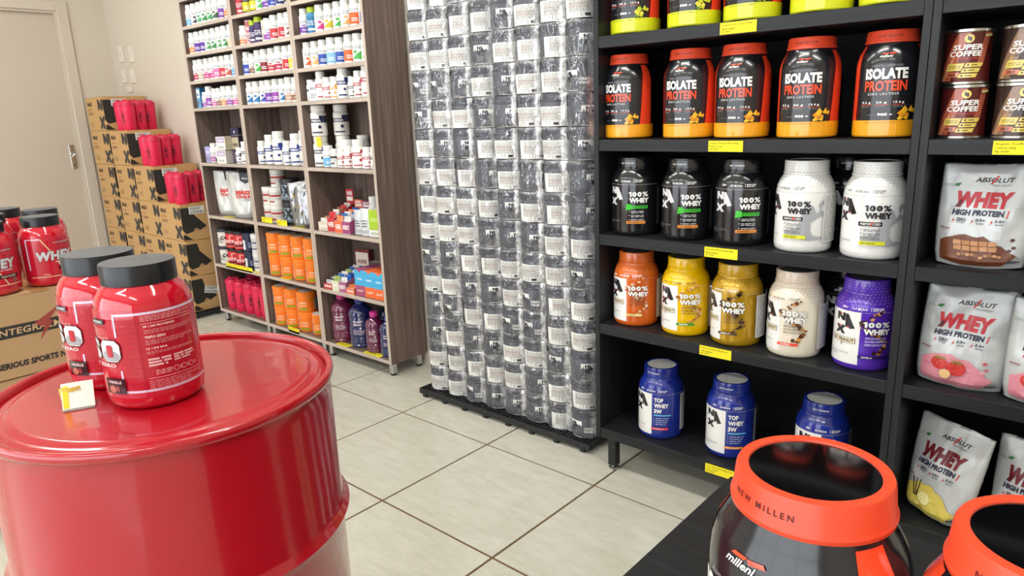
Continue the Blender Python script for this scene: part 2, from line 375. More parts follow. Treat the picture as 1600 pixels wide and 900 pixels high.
# ------------------------------------------------------------------ price tags
def price_tag(x, z, y, txt, lab, grp, w=.102, h=.03, tilt=0):
    t = empty('price_tag', (x, y, z), 0, lab, 'price tag', grp); t.rotation_euler = (0, tilt, 0)
    MB().box((-w / 2, -.0012, -h / 2), (w / 2, 0, h / 2)).obj('tag_card', [TAGM], t)
    s = Sheet(); s.text(txt[0], -w * .45, h * .16, w * .38, h * .36, '4A4520', .0); s.text(txt[1], -w * .45, -h * .12, -w * .08, h * .06, '4A4520', 0); s.text(txt[2], -w * .45, -h * .38, -w * .2, -h * .2, '4A4520', 0)
    link('printed_text', s.build('tag_text', frontmap(-.0012), PM), t)
GT = 'yellow price tags on the black shelf edges'
price_tag(-.855, 1.445, YK, ['Isolate Protein Pote 900g', 'Sabor limao', 'R$ 189,90'], 'yellow price tag on the shelf edge under the lime-based jars', GT)
price_tag(-.878, 1.133, YK, ['Isolate Protein Pote 900g', 'Maracuja', 'R$ 189,90'], 'yellow price tag on the shelf edge under the yellow-based orange-lidded jars', GT)
price_tag(-.880, .828, YK, ['Whey Pro Whey Isolado 900g', 'Baunilha', 'R$ 159,90'], 'yellow price tag on the shelf edge under the black and white whey jars', GT)
price_tag(-.886, .522, YK, ['Whey Pote Whey 900g Peanut', 'Avela', 'R$ 149,90'], 'yellow price tag on the shelf edge under the orange, yellow and purple whey jars', GT)
price_tag(-.854, .136, YK, ['Top Whey 3W 900g Pote', 'Morango', 'R$ 139,90'], 'yellow price tag on the bottom black shelf edge under the blue jars', GT)
price_tag(-.2, 1.133, YK, ['Super Coffee 220g', 'Cafeina 300g', 'R$ 104,90'], 'yellow price tag on the shelf edge under the coffee tins', GT)
price_tag(-.2, 1.462, YK, ['Super Coffee 380g', 'Vanilla', 'R$ 154,90'], 'yellow price tag on the shelf edge above the coffee tins', GT)
GB = 'yellow price tags on the brown shelf edges'
price_tag(-3.625, .707, YU, ['Glutamina 300g', 'Pote', 'R$ 89,90'], 'yellow price tag under the white tubs on the middle brown unit, the left one', GB, .11)
price_tag(-3.47, .703, YU, ['Creatina 300g', 'Pote', 'R$ 99,90'], 'yellow price tag under the black tubs on the middle brown unit, the right one', GB, .1)
price_tag(-4.02, .387, YU, ['Pre treino 300g  Pre treino 150g', 'Pote', 'R$ 119,90'], 'long yellow price tag strip under the small red and navy tubs', GB, .32)
price_tag(-3.476, .088, YU, ['Whey laranja 900g', 'Pote', 'R$ 99,90'], 'yellow price tag under the bottom orange tubs', GB, .11)
def flat_tag(x, y, z, w, d, lab):
    t = empty('price_tag', (x, y, z), 0, lab, 'price tag', GB)
    MB().box((-w / 2, -d / 2, 0), (w / 2, d / 2, .001)).obj('tag_card', [TAGM], t)
    s = Sheet(); s.lines(-w * .4, -d * .3, w * .4, d * .3, 3, '4A4520'); link('printed_text', s.build('tag_text', topmap(.001), PM), t)
flat_tag(-4.1, 2.045, .688, .1, .03, 'yellow price tag lying on the shelf before the white pouches')
flat_tag(-3.325, 2.04, .688, .09, .03, 'yellow price tag lying on the shelf below the crinkled silver pouch')
flat_tag(-3.82, 2.045, .381, .08, .04, 'yellow price tag lying at the right end below the small white tubs')
flat_tag(-3.53, 2.045, .381, .09, .03, 'yellow price tag lying before the upper orange tubs')
flat_tag(-3.03, 2.045, .085, .1, .035, 'yellow price tag lying before the large plum bottle')
flat_tag(-2.78, 2.045, .085, .13, .035, 'yellow price tag lying before the small plum bottle')

# ------------------------------------------------------------------ ISOLATE jars
R0 = .076
ISO = [(.066, 0), (.072, .002), (.0755, .008), (.076, .02), (.076, .172), (.0748, .186), (.0705, .202), (.0635, .215), (.0585, .2245), (.0575, .230)]
BK = mat('black_jar_plastic', '191A1F', 0.22, coat=.4)
ORL = mat('orange_lid_plastic', 'E04A2C', 0.34)
def jar_lid(prof, col, disc, m=None, n=56, name='lid'):
    s = MB().lathe(prof, n, 0, True, False)
    r, z = prof[-1]; s.lathe([(r, z), (r * .86, z), (r * .85, z - .0015)], n, 0, False, False).lathe([(r * .85, z - .0015), (.002, z - .0012)], n, 1, False, True)
    return s.mesh(name, [col, disc], .6)
isobody = MB().lathe(ISO, 64, 0).mesh('jar_body', [BK], .9)
isolid = jar_lid([(.058, .2265), (.0612, .227), (.0617, .2305), (.0600, .2335), (.0580, .2535), (.0568, .256)], ORL, mat('black_gloss_disc', '08080A', 0.06, coat=1))
def iso_label(base, basetxt):
    S = Sheet(); D = R0 * PI / 180; F = lambda a: a * D
    OR = 'EE4A28'; WH = 'F2F0EC'; GR = '8D8F95'
    # orange side stripes that widen and lean like the moulded print
    for sg in (1, -1):
        a0, a1 = (58, 93) if sg > 0 else (-93, -56)
        S.poly([(F(a0 if sg > 0 else a0), .04), (F(a1), .04), (F(a1 + (2 if sg < 0 else 0)), .176), (F(a1 - 2 if sg > 0 else a1), .222), (F(a0 + 10 if sg > 0 else a0 + 2), .222), (F(a0 + 7 if sg > 0 else a0), .178), (F(a0 + 4 if sg > 0 else a0), .1)], OR)
    S.rect(F(-180), .0045, F(180), .0445, base)
    S.poly([(F(-1), .202), (F(11), .202), (F(14), .207), (F(2), .207)], 'D43A22') if False else None
    # mark: white slanted word with red flash
    S.text('milleni', F(-14), .192, F(9), .1985, WH, .02, .35); S.poly([(F(-11), .1995), (F(0), .1995), (F(2), .2025), (F(-8), .2025)], OR); S.poly([(F(4), .1985), (F(15), .2005), (F(13), .2035), (F(2), .202)], OR)
    S.text('ALIMENTO & SABOR PURO', F(-27), .1705, F(27), .1755, GR, .0, .2)
    S.text('ISOLATE', F(-36), .1415, F(36), .1675, WH, .05, .0)
    S.text('PROTEIN', F(-36), .1135, F(36), .1385, OR, .035, .0)
    S.text('ZERO LACTOSE', F(-29), .1045, F(23), .110, 'D8D8D8', .01, .0, 1.25)
    for a, n1, n2 in ((-31, '4.2', 'BCAA'), (-4, '26', 'PROTEINA'), (24, '13.4', 'EAA')):
        S.text(n1 + ' g', F(a - 9), .0835, F(a + 9), .090, WH, .02); S.rect(F(a - 11), .0812, F(a + 11), .0822, OR); S.text(n2, F(a - 8), .0755, F(a + 8), .079, GR)
    S.text('PESO LIQUIDO', F(-26), .056, F(-10), .0585, GR); S.text('900 g', F(-9), .0535, F(15), .062, WH, .04)
    # fruit splash on the lower right of the print
    Rr = random.Random(4)
    for q in range(16):
        a = F(Rr.uniform(24, 52)); v = .047 + Rr.uniform(0, .022); S.poly([(a - .006, v), (a + Rr.uniform(-.003, .003), v - .004), (a + .006, v + .002), (a + Rr.uniform(-.002, .004), v + Rr.uniform(.006, .013))], ['F2B41E', 'F7C93A', 'E0901C'][q % 3] if base != 'D9E021' else ['C8D028', '3E7A2A', 'E8D84A'][q % 3])
    S.text(basetxt, F(-30), .0375, F(22), .0408, '7A4A10' if base != 'D9E021' else '5C6614', .01)
    S.rect(F(112), .05, F(165), .16, '222328'); S.lines(F(114), .055, F(163), .155, 20, '9A9AA0', 3)
    return S.build('jar_label', cylmap(ISO, R0), PG, .008, (.172, .179, .186, .194, .202, .209, .215, .02, .008))
S = Sheet(); lp = [(.0617, .2305), (.0600, .2335), (.0580, .2535)]
S.text('NEW MILLEN', -.027, .2395, .027, .2445, '5A1A12', .02, 0, 1.5)
isolidtxt = S.build('lid_text', cylmap(lp, .058), PR, .008)
L_Y = iso_label('F4A81E', 'SABOR MARACUJA E MANGA'); L_G = iso_label('D9E021', 'SABOR ABACAXI E LIMAO')
def iso(x, y, z, rz, lab, lbl, grp): place('protein_jar', [('jar_body', isobody), ('lid', isolid, [('lid_text', isolidtxt)]), ('jar_label', lbl)], (x, y, z), rz, lab, 'jar', grp)
for k, (x, y) in enumerate([(-1.256, 2.0), (-1.0425, 1.998), (-.878, 2.0), (-.69, 1.99), (-.5, 2.005)]):
    nm = ['leftmost', 'second from left', 'middle one', 'fourth from left', 'rightmost']
    iso(x, y, KZ[1], math.radians([0, 5, 5, 5, 8][k]), 'black jar with orange lid and yellow base, ' + nm[k] + ' of five', L_Y, 'orange-lidded jars with yellow base')
    iso([-1.234, -1.036, -.861, -.676, -.506][k], 2.0, KZ[0], math.radians(6), 'jar with lime green base at the top frame edge, ' + nm[k] + ' of five', L_G, 'jars with lime green base')
iso(-.16, .526, .715, math.radians(-20), 'nearest black jar with orange lid on the black counter, left one', L_Y, 'orange-lidded jars on the counter')
iso(-.006, .523, .715, math.radians(-12), 'black jar with orange lid on the black counter, cut by the right frame edge', L_Y, 'orange-lidded jars on the counter')

# ------------------------------------------------------------------ whey jars of the middle shelves
WR = .075
WP = [(.062, 0), (.070, .002), (.0742, .009), (.075, .02), (.075, .165), (.0735, .178), (.068, .193), (.0605, .205), (.0575, .209), (.0575, .213)]
WLP = [(.0575, .2095), (.0595, .211), (.0595, .2145), (.0575, .216), (.0575, .243), (.056, .2465)]
def whey_kind(body, lid, disc, panel, front, sub, strip, bodytxt='F2F2F0', pattern=None, mode='peanut', rough=.2, bodymat=None, splash=None, logo=MAXBLK, stripw=None):
    bmt = bodymat or mat('jar_plastic_' + body, body, rough, coat=.5)
    bd = MB().lathe(WP, 56).mesh('jar_body', [bmt], .9)
    ld = jar_lid(WLP, mat('jar_plastic_' + lid, lid, rough, coat=.5), disc)
    S = Sheet(); D = WR * PI / 180; F = lambda a: a * D
    if panel: S.rect(F(-66), .018, F(8), .163, panel)
    S.rect(F(-66), .1632, F(100), .1637, 'D8D8D8' if mode != 'white' else '8A8A8A')
    max_logo(S, F(-44), .098, F(43), .058, logo, 'D9535A' if mode in ('white', 'peanut') else None)
    if mode == 'peanut':
        a0, a1 = F(-57), F(2)
        S.rect(F(-52), .0755, F(1), .0905, '2A2420'); S.rect(F(-51), .0765, F(0), .0895, 'F4E8C8'); S.text('DR. PEANUT', F(-50), .0785, F(-1), .0875, '2A1A14', .03, .15); S.rect(F(-28), .068, F(-26), .0755, '8A5A2A')
    S.text('SUPLEMENTO ALIMENTAR\nEM PO  900 G', F(-58), .038, F(-10), .050, '9A9A9A' if panel else '70737A')
    rp_ = front
    if mode == 'top':
        for i, w_ in enumerate(('TOP', 'WHEY', '3W')): S.text(w_, F(14), .136 - i * .0195, F(14) + (.030, .0475, .0265)[i], .151 - i * .0195, bodytxt, .045)
        S.rect(F(14), .0875, F(57), .0925, '5BB4E8')
        for i in range(4): S.rect(F(14), .0785 - i * .007, F(16), .0805 - i * .007, '9FB4E0'); S.lines(F(19), .077 - i * .007, F(52 - i * 3), .0815 - i * .007, 1, 'B8C4E6', i)
        S.rect(F(8), .038, F(50), .046, strip); S.text(sub, F(12), .040, F(40), .044, 'F4E0D8')
    else:
        if splash:
            Rr = random.Random(hash(sub) % 99 if False else len(sub) * 7)
            for q in range(34):
                tt = q / 33; a = F(36 + 22 * math.sin(tt * 7)) + Rr.uniform(-.007, .007); v = .052 + .118 * tt + Rr.uniform(-.004, .004); r_ = Rr.uniform(.003, .0075)
                n = Rr.randint(5, 8); S.poly([(a + r_ * Rr.uniform(.6, 1.4) * math.cos(2 * PI * i / n + q), v + r_ * Rr.uniform(.5, 1.1) * math.sin(2 * PI * i / n + q)) for i in range(n)], splash[q % len(splash)])
        if mode == 'white':
            g = 'A9ACB0'
            S.poly([(F(14), .042), (F(60), .036), (F(88), .040), (F(88), .044), (F(66), .048), (F(60), .062), (F(60), .085), (F(74), .098), (F(88), .105), (F(93), .122), (F(88), .140), (F(80), .143), (F(74), .132), (F(78), .118), (F(70), .108), (F(64), .128), (F(52), .134), (F(44), .118), (F(40), .09), (F(34), .066), (F(10), .062), (F(8), .056)], g)
            S.poly([(F(80), .118), (F(86), .112), (F(88), .126), (F(84), .132)], 'E8E8E6')
        if mode != 'white':
            hundred(S, F(13), .1253, F(60), .1417, '2E2A28' if mode == 'peanut' else '000000', .09); S.text('WHEY', F(13.5), .1065, F(61.5), .1225, '2E2A28' if mode == 'peanut' else '000000', .09)
        hundred(S, F(13), .126, F(59), .1415, bodytxt, .06); S.text('WHEY', F(14), .107, F(61), .1225, bodytxt, .06)
        if mode == 'black':
            S.rect(F(9), .0885, F(58), .098, '3FBF35'); S.poly([(F(6), .083), (F(20), .086), (F(20), .102), (F(8), .1045)], '3FBF35'); S.text('X-FUSION', F(20), .091, F(55), .096, '123A10', .01, .2)
            for i in range(3): S.rect(F(14), .0785 - i * .013, F(16), .081 - i * .013, 'D8D8D8'); S.lines(F(19), .073 - i * .013, F(48), .082 - i * .013, 2, 'C8C8C8', i)
        elif mode == 'white':
            S.rect(F(4), .0885, F(45), .099, '26201F'); S.text('REFORCED', F(8), .091, F(42), .0965, 'F0F0F0', .02); S.poly([(F(24), .090), (F(27), .090), (F(30), .0985), (F(27), .0985)], 'D8432E')
            for i in range(3): S.rect(F(9), .0785 - i * .010, F(11), .081 - i * .010, '505050'); S.lines(F(14), .074 - i * .010, F(42), .0815 - i * .010, 2, '606060', i)
        else:
            for i in range(3): S.lines(F(18), .094 - i * .009, F(54), .1005 - i * .009, 2, '5A4A40' if not body == '5A2FB8' else 'D8C8F0', i)
        if mode == 'peanut': S.rect(F(8), .040, F(stripw or 46), .048, strip); S.text(sub, F(14), .0418, F(32), .0462, 'FFFFFF' if sub != 'COCADA' else '7A5A2A', .02)
        else: S.rect(F(8), .040, F(52), .0495, strip); S.text(sub, F(12), .0425, F(36), .047, '503820', .02)
    # side back panel
    S.rect(F(84), .03, F(150), .160, 'D6D6D2' if panel else '2A2B30'); S.lines(F(87), .034, F(147), .156, 26, '8C8C8A' if panel else '77777C', 5)
    # shoulder print: protein per dose
    sc = bodytxt if mode in ('top', 'black', 'peanut') and body not in ('EFE6D2', 'F5C400', 'F2F2EE') else '3A3A3A'
    S.text('25g', F(-25), .172, F(-14), .179, sc, .03); S.text('4.9 BCAA', F(-6), .172, F(18), .178, sc, .02); S.rect(F(24), .1705, F(24.6), .181, sc); S.lines(F(27), .171, F(46), .180, 3, sc, 2)
    lab = S.build('jar_label', cylmap(WP, WR), PG, .008, (.165, .171, .178, .185, .02))
    subs = []
    if pattern:
        S = Sheet(); vs_ = []; fs = []
        for j in range(9):
            v = .178 + j * .0075
            for i in range(38):
                a = F(i * 9.5 + j * 4.0 - 180); 
                if -30 < i * 9.5 + j * 4 - 180 < 50 and j == 0: continue
                sx = .0036 if mode == 'white' else .0042; k = len(vs_)
                vs_ += [(a - sx / 2, v), (a - sx / 2, v + .0009), (a + sx / 2, v + .0034), (a + sx / 2, v + .0025)]; fs.append((k, k + 1, k + 2, k + 3))
        S.add(vs_, fs, pattern)
        full = WP[:-2] + [(.0590, .2085), (.0595, .2145), (.0576, .216), (.0576, .243)]
        pm = S.build('pattern', cylmap(full, WR), PG)
        return [('jar_body', bd, [('pattern', pm)]), ('lid', ld), ('jar_label', lab)]
    S = Sheet(); S.text('MAX TITANIUM', -.020, .227, .022, .2315, bodytxt if mode != 'white' else 'C05048', .03, 0, 1.1)
    return [('jar_body', bd), ('lid', ld, [('lid_text', S.build('lid_text', cylmap(WLP, .0575), PR, .008))]), ('jar_label', lab)]
GD = mat('grey_lid_disc', '6F7072', 0.35); WD = mat('pale_lid_disc', 'F0F0EA', 0.4)
BLKK = whey_kind('17181C', '141519', mat('black_lid_disc', '101114', 0.3), None, '', 'BAUNILHA', 'D98A3C', mode='black', logo='D8D8DC')
WHTK = whey_kind('E9E9E6', 'E4E4E1', mat('white_lid_disc', '8A8580', 0.4), 'EEEEEC', '', 'BAUNILHA', 'DDE02E', bodytxt='1F1A24', pattern='7C7C80', mode='white')
goldm = mat('gold_jar_film', 'C59A1C', 0.22, .35, .5)
PK = [whey_kind('D9651F', 'D2601E', GD, 'F2F2F0', '', 'COCADA', 'F3DF9A', pattern='F6C9A0', splash=['E8B88A', 'B8572A', 'F0D0A8', 'C86A30']),
      whey_kind('F5C400', 'F0C000', GD, 'F2F2F0', '', 'BANOFFEE', '3E9A3A', pattern='B07A10', splash=['C88A3A', 'E8B060', 'A8642A', 'F0C878']),
      whey_kind('C59A1C', 'C59A1C', GD, 'F2F2F0', '', 'BOMBOM', '4A3220', pattern='F0D070', splash=['3A2216', '5A3420', '8A6844', '2A1810'], bodymat=goldm),
      whey_kind('EFE6D2', 'EADBC8', GD, 'F4F4F2', '', 'AVELA', 'E8442E', pattern='B0685A', splash=['5A3018', '7A4424', 'D89A4A', '8A5028']),
      whey_kind('5A2FB8', '6237C4', GD, 'F2F2F0', '', 'AVELA', '2E1A5E', pattern='D8CCF4', splash=['3A2016', 'B8743C', '5A3420', 'D8A070'], stripw=70)]
BL1 = whey_kind('1B2F8E', '1B2F8E', WD, 'ECECEA', '', 'MORANGO', 'E03A4A', mode='top')
BL2 = whey_kind('1B2F8E', '1B2F8E', WD, 'ECECEA', '', 'BAUNILHA', 'E8902E', mode='top')
for k, (x, y) in enumerate([(-1.225, 1.992), (-1.044, 1.996), (-.868, 1.998)]):
    place('protein_jar', BLKK, (x, y, KZ[2]), math.radians([3, 2, 6][k]), ['black whey jar with green stripe, leftmost of three', 'black whey jar with green stripe, middle of three', 'black whey jar with green stripe, beside the white jars'][k], 'jar', 'black whey jars')
for k, (x, y) in enumerate([(-.683, 1.992), (-.505, 1.992)]):
    place('protein_jar', WHTK, (x, y, KZ[2]), math.radians([-28, -15][k]), ['white whey jar with grey bodybuilder silhouette, left of the two', 'white whey jar with grey bodybuilder silhouette, beside the black divider'][k], 'jar', 'white whey jars')
for k, x in enumerate((-.62, -.455)):
    place('protein_jar', BLKK, (x, 2.16, KZ[2]), .2, ['black whey jar half hidden in the gap behind the two white jars', 'black whey jar behind the right white jar, only its lid showing'][k], 'jar', 'black whey jars behind the white ones')
for k, (x, y) in enumerate([(-1.223, 2.0), (-1.04, 2.0), (-.868, 1.998), (-.692, 2.0), (-.508, 2.005)]):
    place('protein_jar', PK[k], (x, y, KZ[3]), math.radians([-2, 1, -20, -19, 0][k]), ['orange whey jar with white side panel on the fourth black shelf', 'bright yellow whey jar with green strip', 'metallic gold whey jar with chocolate splash', 'cream whey jar with red strip and caramel splash', 'purple whey jar with white panel beside the black divider'][k], 'jar', 'flavoured whey jars')
place('protein_jar', BLKK, (-.605, 2.165, KZ[3]), .3, 'dark whey jar standing in the shade behind the cream and purple jars', 'jar')
for k, (x, y) in enumerate([(-1.127, 2.008), (-.883, 2.022), (-.602, 2.03)]):
    place('protein_jar', BL1 if k == 0 else BL2, (x, y, KZ[4]), math.radians([-2, 5, 8][k]), ['blue whey jar with red strip, leftmost on the bottom shelf', 'blue whey jar with orange strip, middle of the bottom shelf', 'blue jar half hidden behind the big orange lid'][k], 'jar', 'blue whey jars')

# ------------------------------------------------------------------ coffee tins
TP = [(.0475, 0), (.0485, .002), (.0475, .005), (.0475, .114), (.0485, .117), (.0475, .1195)]
def tin_kind(c1, c2, c3, sub):
    bd = MB().lathe(TP, 40).mesh('tin_body', [mat('tin_paint_' + c1, c1, .3, .3, .3)], .6)
    rim = MB().lathe([(.0478, .1125), (.0492, .114), (.0492, .1195), (.047, .1205), (.0455, .118)], 40, 0, False, False).lathe([(.0455, .118), (.01, .118)], 40, 0, False, True).mesh('tin_rim', [STEEL], .6)
    rim2 = MB().lathe([(.0478, 0), (.0490, .001), (.0490, .005), (.0478, .006)], 40, 0, True, False).mesh('tin_rim', [STEEL], .6)
    S = Sheet(); R = .0475; D = R * PI / 180; F = lambda a: a * D
    S.poly([(F(-70), .008), (F(-30), .008), (F(10), .112), (F(-20), .112)], c2); S.poly([(F(30), .04), (F(48), .04), (F(64), .112), (F(46), .112)], c2); S.poly([(F(-60), .008), (F(-48), .008), (F(-20), .06), (F(-28), .06)], c3)
    S.ell(F(8), .099, .0095, .0095, 'E8CE6A'); S.ell(F(6), .100, .0026, .0052, '3A2018', 8); S.ell(F(11), .0975, .0026, .0052, '3A2018', 8)
    S.text('SUPER', F(-29), .0745, F(43), .0865, 'F2EEE6', .035, .12); S.text('COFFEE', F(-36), .0605, F(41), .0725, 'F2EEE6', .035, .12)
    S.text('CAFFEINE ARMY', F(-28), .054, F(36), .058, 'C03028' if sub == 'ORIGINAL' else '2A1A12', .02, .1)
    S.poly([(F(-44), .030), (F(-4), .030), (F(3), .046), (F(-38), .046)], 'DCC25E'); S.lines(F(-36), .034, F(-6), .042, 2, '8A7A30', 2)
    S.poly([(F(-46), .016), (F(-10), .016), (F(-6), .026), (F(-43), .026)], 'C8704A'); S.rect(F(-36), .018, F(-16), .024, '7A3A28')
    for i in range(3):
        v = .037 - i * .0115; o = -i * 6
        S.poly([(F(2 + o), v), (F(42 + o), v), (F(46 + o), v + .009), (F(6 + o), v + .009)], 'DCC25E'); S.ell(F(11 + o), v + .0045, .0022, .0022, '3A3010', 8); S.rect(F(18 + o), v + .0035, F(32 + o), v + .0055, '5A5020')
    S.poly([(F(44), .101), (F(64), .103), (F(62), .108), (F(42), .106)], 'C8B878')
    return [('tin_body', bd, [('tin_rim', rim), ('tin_rim', rim2)]), ('printed_wrap', S.build('tin_label', cylmap(TP, R), PG, .007))]
T1 = tin_kind('5E1F1C', 'A8553C', 'D8936A', 'ORIGINAL'); T2 = tin_kind('3C2C26', '8A6A52', 'B89068', 'VANILLA')
for k, x in enumerate((-.331, -.222)):
    for j in range(2):
        place('coffee_tin', (T1, T2)[k], (x - .004 * j * (1 - k), 1.985, KZ[1] + j * .1215), math.radians(6 - 3 * j), ('red-brown', 'dark brown')[k] + ' coffee tin, ' + ('lower' if j == 0 else 'upper') + ' of the ' + ('left' if k == 0 else 'right, frame-cut') + ' stack', 'tin', 'coffee tins')
place('coffee_tin', T2, (-.112, 1.985, KZ[1]), 0, 'dark brown coffee tin at the right frame edge, mostly outside the picture', 'tin', 'coffee tins')

# ------------------------------------------------------------------ whey pouches
def pouch(name, loc, rz, tilt, w, h, d, label, cat, grp, mode, seed=1, lean=0.0, mtl=None, taper=.0, parts=None):
    sd = Vector((seed * 3.7, seed * 1.3, 0))
    def surf(u, v, o=0, back=False):
        s = u / (w / 2); t_ = v / h; s = max(-1, min(1, s)); t_ = max(0, min(1, t_))
        wd = w / 2 * (1 - taper * (1 - t_) + .03 * math.sin(t_ * PI) - (.05 * max(0, .12 - t_) / .12))
        dep = d * ((1 - t_) ** .65) * (min(1, (t_ + .12) / .2)) * (1 - abs(s) ** 2.6) ** .7
        wr = .0035 * noise.noise(Vector((s * 2.2, t_ * 3.5, 0)) + sd) * 2 + .0012 * noise.noise(Vector((s * 7, t_ * 10, 4)) + sd)
        wr *= min(1, (1 - abs(s)) * 5) * min(1, (1 - t_) * 8 + .15)
        y = -(dep + wr + .001 + o) if not back else (dep * .45 + .001)
        y += lean * h * (t_ ** 1.6)
        z = h * t_ + (.006 * s * s * (1 - t_) if t_ < .5 else 0) + .004 * noise.noise(Vector((s * 2, 9, 0)) + sd) * t_
        return (wd * s, y, z)
    t = empty(name, loc, 0, label, cat, grp); t.rotation_euler = (0, tilt, rz)
    m = MB(); nu, nv = 36, 40
    m.grid(lambda a, b_: surf((a * 2 - 1) * w / 2, b_ * h), nu, nv); m.grid(lambda a, b_: surf((1 - a * 2) * w / 2, b_ * h, 0, True), nu, nv)
    me = m.mesh('pouch_body', [mtl or mat('pouch_foil', 'C2C5C5', 0.3, .15)], None)
    bm = bmesh.new(); bm.from_mesh(me); bmesh.ops.remove_doubles(bm, verts=bm.verts[:], dist=.0022); bmesh.ops.recalc_face_normals(bm, faces=bm.faces[:]); bm.to_mesh(me); bm.free()
    me.polygons.foreach_set('use_smooth', [True] * len(me.polygons)); link('pouch_body', me, t)
    S = Sheet(); a = w / .19; b_ = h / .245
    if mode in ('choc', 'straw', 'van'):
        X = lambda x: x * a; Z = lambda z: z * b_
        S.text('ABSOLUT', X(-.026), Z(.203), X(.052), Z(.214), '22222A', .03, .25); S.poly([(X(.004), Z(.198)), (X(.008), Z(.198)), (X(.022), Z(.219)), (X(.017), Z(.219))], 'C83030'); S.text('nutrition', X(.008), Z(.194), X(.044), Z(.201), '55555A', 0, .5)
        S.poly([(X(-.068), Z(.192)), (X(-.058), Z(.191)), (X(-.052), Z(.200)), (X(-.064), Z(.198))], '2E7A3A'); S.lines(X(-.088), Z(.190), X(-.070), Z(.197), 2, '8AA08A', 2)
        S.text('WHEY', X(-.058), Z(.143), X(.055), Z(.181), {'choc': 'C22433', 'straw': 'C82634', 'van': '6E1620'}[mode], .065, .22, 1.04)
        S.poly([(X(-.060), Z(.143)), (X(-.05), Z(.143)), (X(-.044), Z(.160)), (X(-.05), Z(.160))], '5A1420')
        S.text('HIGH PROTEIN', X(-.064), Z(.1245), X(.040), Z(.1385), '1C1F3A', .05, .18); S.poly([(X(.043), Z(.121)), (X(.0455), Z(.121)), (X(.049), Z(.139)), (X(.0465), Z(.139))], 'C83030')
        for x, s1, s2 in ((-.054, 'ZERO', 'SOJA'), (-.016, '23g', 'PROTEIN'), (.022, '3.6g', 'BCAA')):
            S.poly([(X(x - .010), Z(.104)), (X(x - .006), Z(.110)), (X(x - .008), Z(.110)), (X(x - .003), Z(.118)), (X(x - .005), Z(.112)), (X(x - .002), Z(.112))], 'C83030'); S.text(s1, X(x), Z(.1095), X(x + .020), Z(.118), '22253A', .03, .15); S.text(s2, X(x + .003), Z(.1045), X(x + .018), Z(.108), '22253A', .02, .1)
        S.text({'choc': 'CHOCOLATE', 'straw': 'MORANGO', 'van': 'BAUNILHA'}[mode], X(-.084), Z(.088), X(-.064), Z(.0925), '8A2A28', .03)
        Rr = random.Random(seed)
        pal = {'choc': ('6A3A22', '7E4A2C', '54301E'), 'straw': ('D98A98', 'E3A2AC', 'CC7486'), 'van': ('D8C45A', 'E6D878', 'C8B248')}[mode]
        top = [(X(-.082 + .0125 * i), Z(.062 + .018 * math.sin(i * .33) + Rr.uniform(-.004, .004) - (i > 8) * .004 * (i - 8))) for i in range(14)]
        S.poly([(X(-.082), Z(.012)), (X(-.03), Z(.005)), (X(.05), Z(.008)), (X(.072), Z(.03))] + top[::-1], pal[0])
        for q in range(9):
            x = X(Rr.uniform(-.07, .05)); z = Z(Rr.uniform(.015, .055)); S.ell(x, z, Rr.uniform(.005, .015), Rr.uniform(.002, .005), pal[1 + q % 2], 10)
        if mode == 'choc':
            for r_ in range(2):
                for c_ in range(5): S.rect(X(-.054 + c_ * .0175 + r_ * .002), Z(.055 - r_ * .0125), X(-.038 + c_ * .0175 + r_ * .002), Z(.066 - r_ * .0125), 'B98255' if (r_ + c_) % 2 else 'C08C60')
            for q in range(10): S.ell(X(-.04 + q * .009), Z(.030 + Rr.uniform(-.003, .004)), .005, .0035, ['B07848', '8A5634', 'C89468'][q % 3], 7)
        if mode == 'straw':
            for x, z, r_ in ((-.042, .058, .018), (-.006, .052, .021)):
                S.ell(X(x), Z(z), X(r_), Z(r_ * .85), 'C9302E', 18)
                for q in range(14): S.ell(X(x + Rr.uniform(-.7, .7) * r_), Z(z + Rr.uniform(-.55, .5) * r_), .0009, .0009, 'F0B070', 5)
                for q in range(5): S.poly([(X(x + (q - 2) * .004), Z(z + r_ * .6)), (X(x + (q - 2) * .004 + .003), Z(z + r_ * .62)), (X(x + (q - 2) * .006), Z(z + r_ * 1.15))], '6E9A3A')
            S.ell(X(-.026), Z(.036), X(.012), Z(.012), 'E8C088', 12); S.ell(X(.05), Z(.075), .005, .004, 'C8505E', 8); S.ell(X(.055), Z(.06), .004, .003, 'C8505E', 8)
        if mode == 'van':
            for q in (-1, 0, 1): S.poly([(X(-.05 + q * .004), Z(.04)), (X(-.047 + q * .004), Z(.04)), (X(-.05 + q * .011), Z(.086)), (X(-.053 + q * .011), Z(.084))], '3A2416')
            S.ell(X(-.02), Z(.045), X(.02), Z(.016), 'EFE6A0', 10)
        if mode == 'choc':
            for x, z in ((.062, .070), (.066, .052), (.058, .045)): S.ell(X(x), Z(z), .005, .004, '54301E', 8)
        S.text('900g', X(.058), Z(.012), X(.084), Z(.022), '22253A', .03, .1); S.text('PESO LIQ', X(.062), Z(.024), X(.080), Z(.027), '55555A')
    elif mode == 'mass':
        S.poly([(-w * .12, h), (w * .34, h), (w * .30, h * .80), (w * .12, h * .74), (-w * .06, h * .8)], '1C1E26'); S.text('MAX', w * .0, h * .83, w * .2, h * .87, 'E8E8E8', .03)
        S.text('MASS', -w * .28, h * .50, w * .34, h * .6, 'C8342E', .08, .15); S.text('TITANIUM', -w * .28, h * .42, w * .34, h * .49, 'C8342E', .06, .15); S.text('17500', w * .0, h * .36, w * .38, h * .41, '3A3A40', 0, .2)
    elif mode == 'silver':
        Rr = random.Random(5)
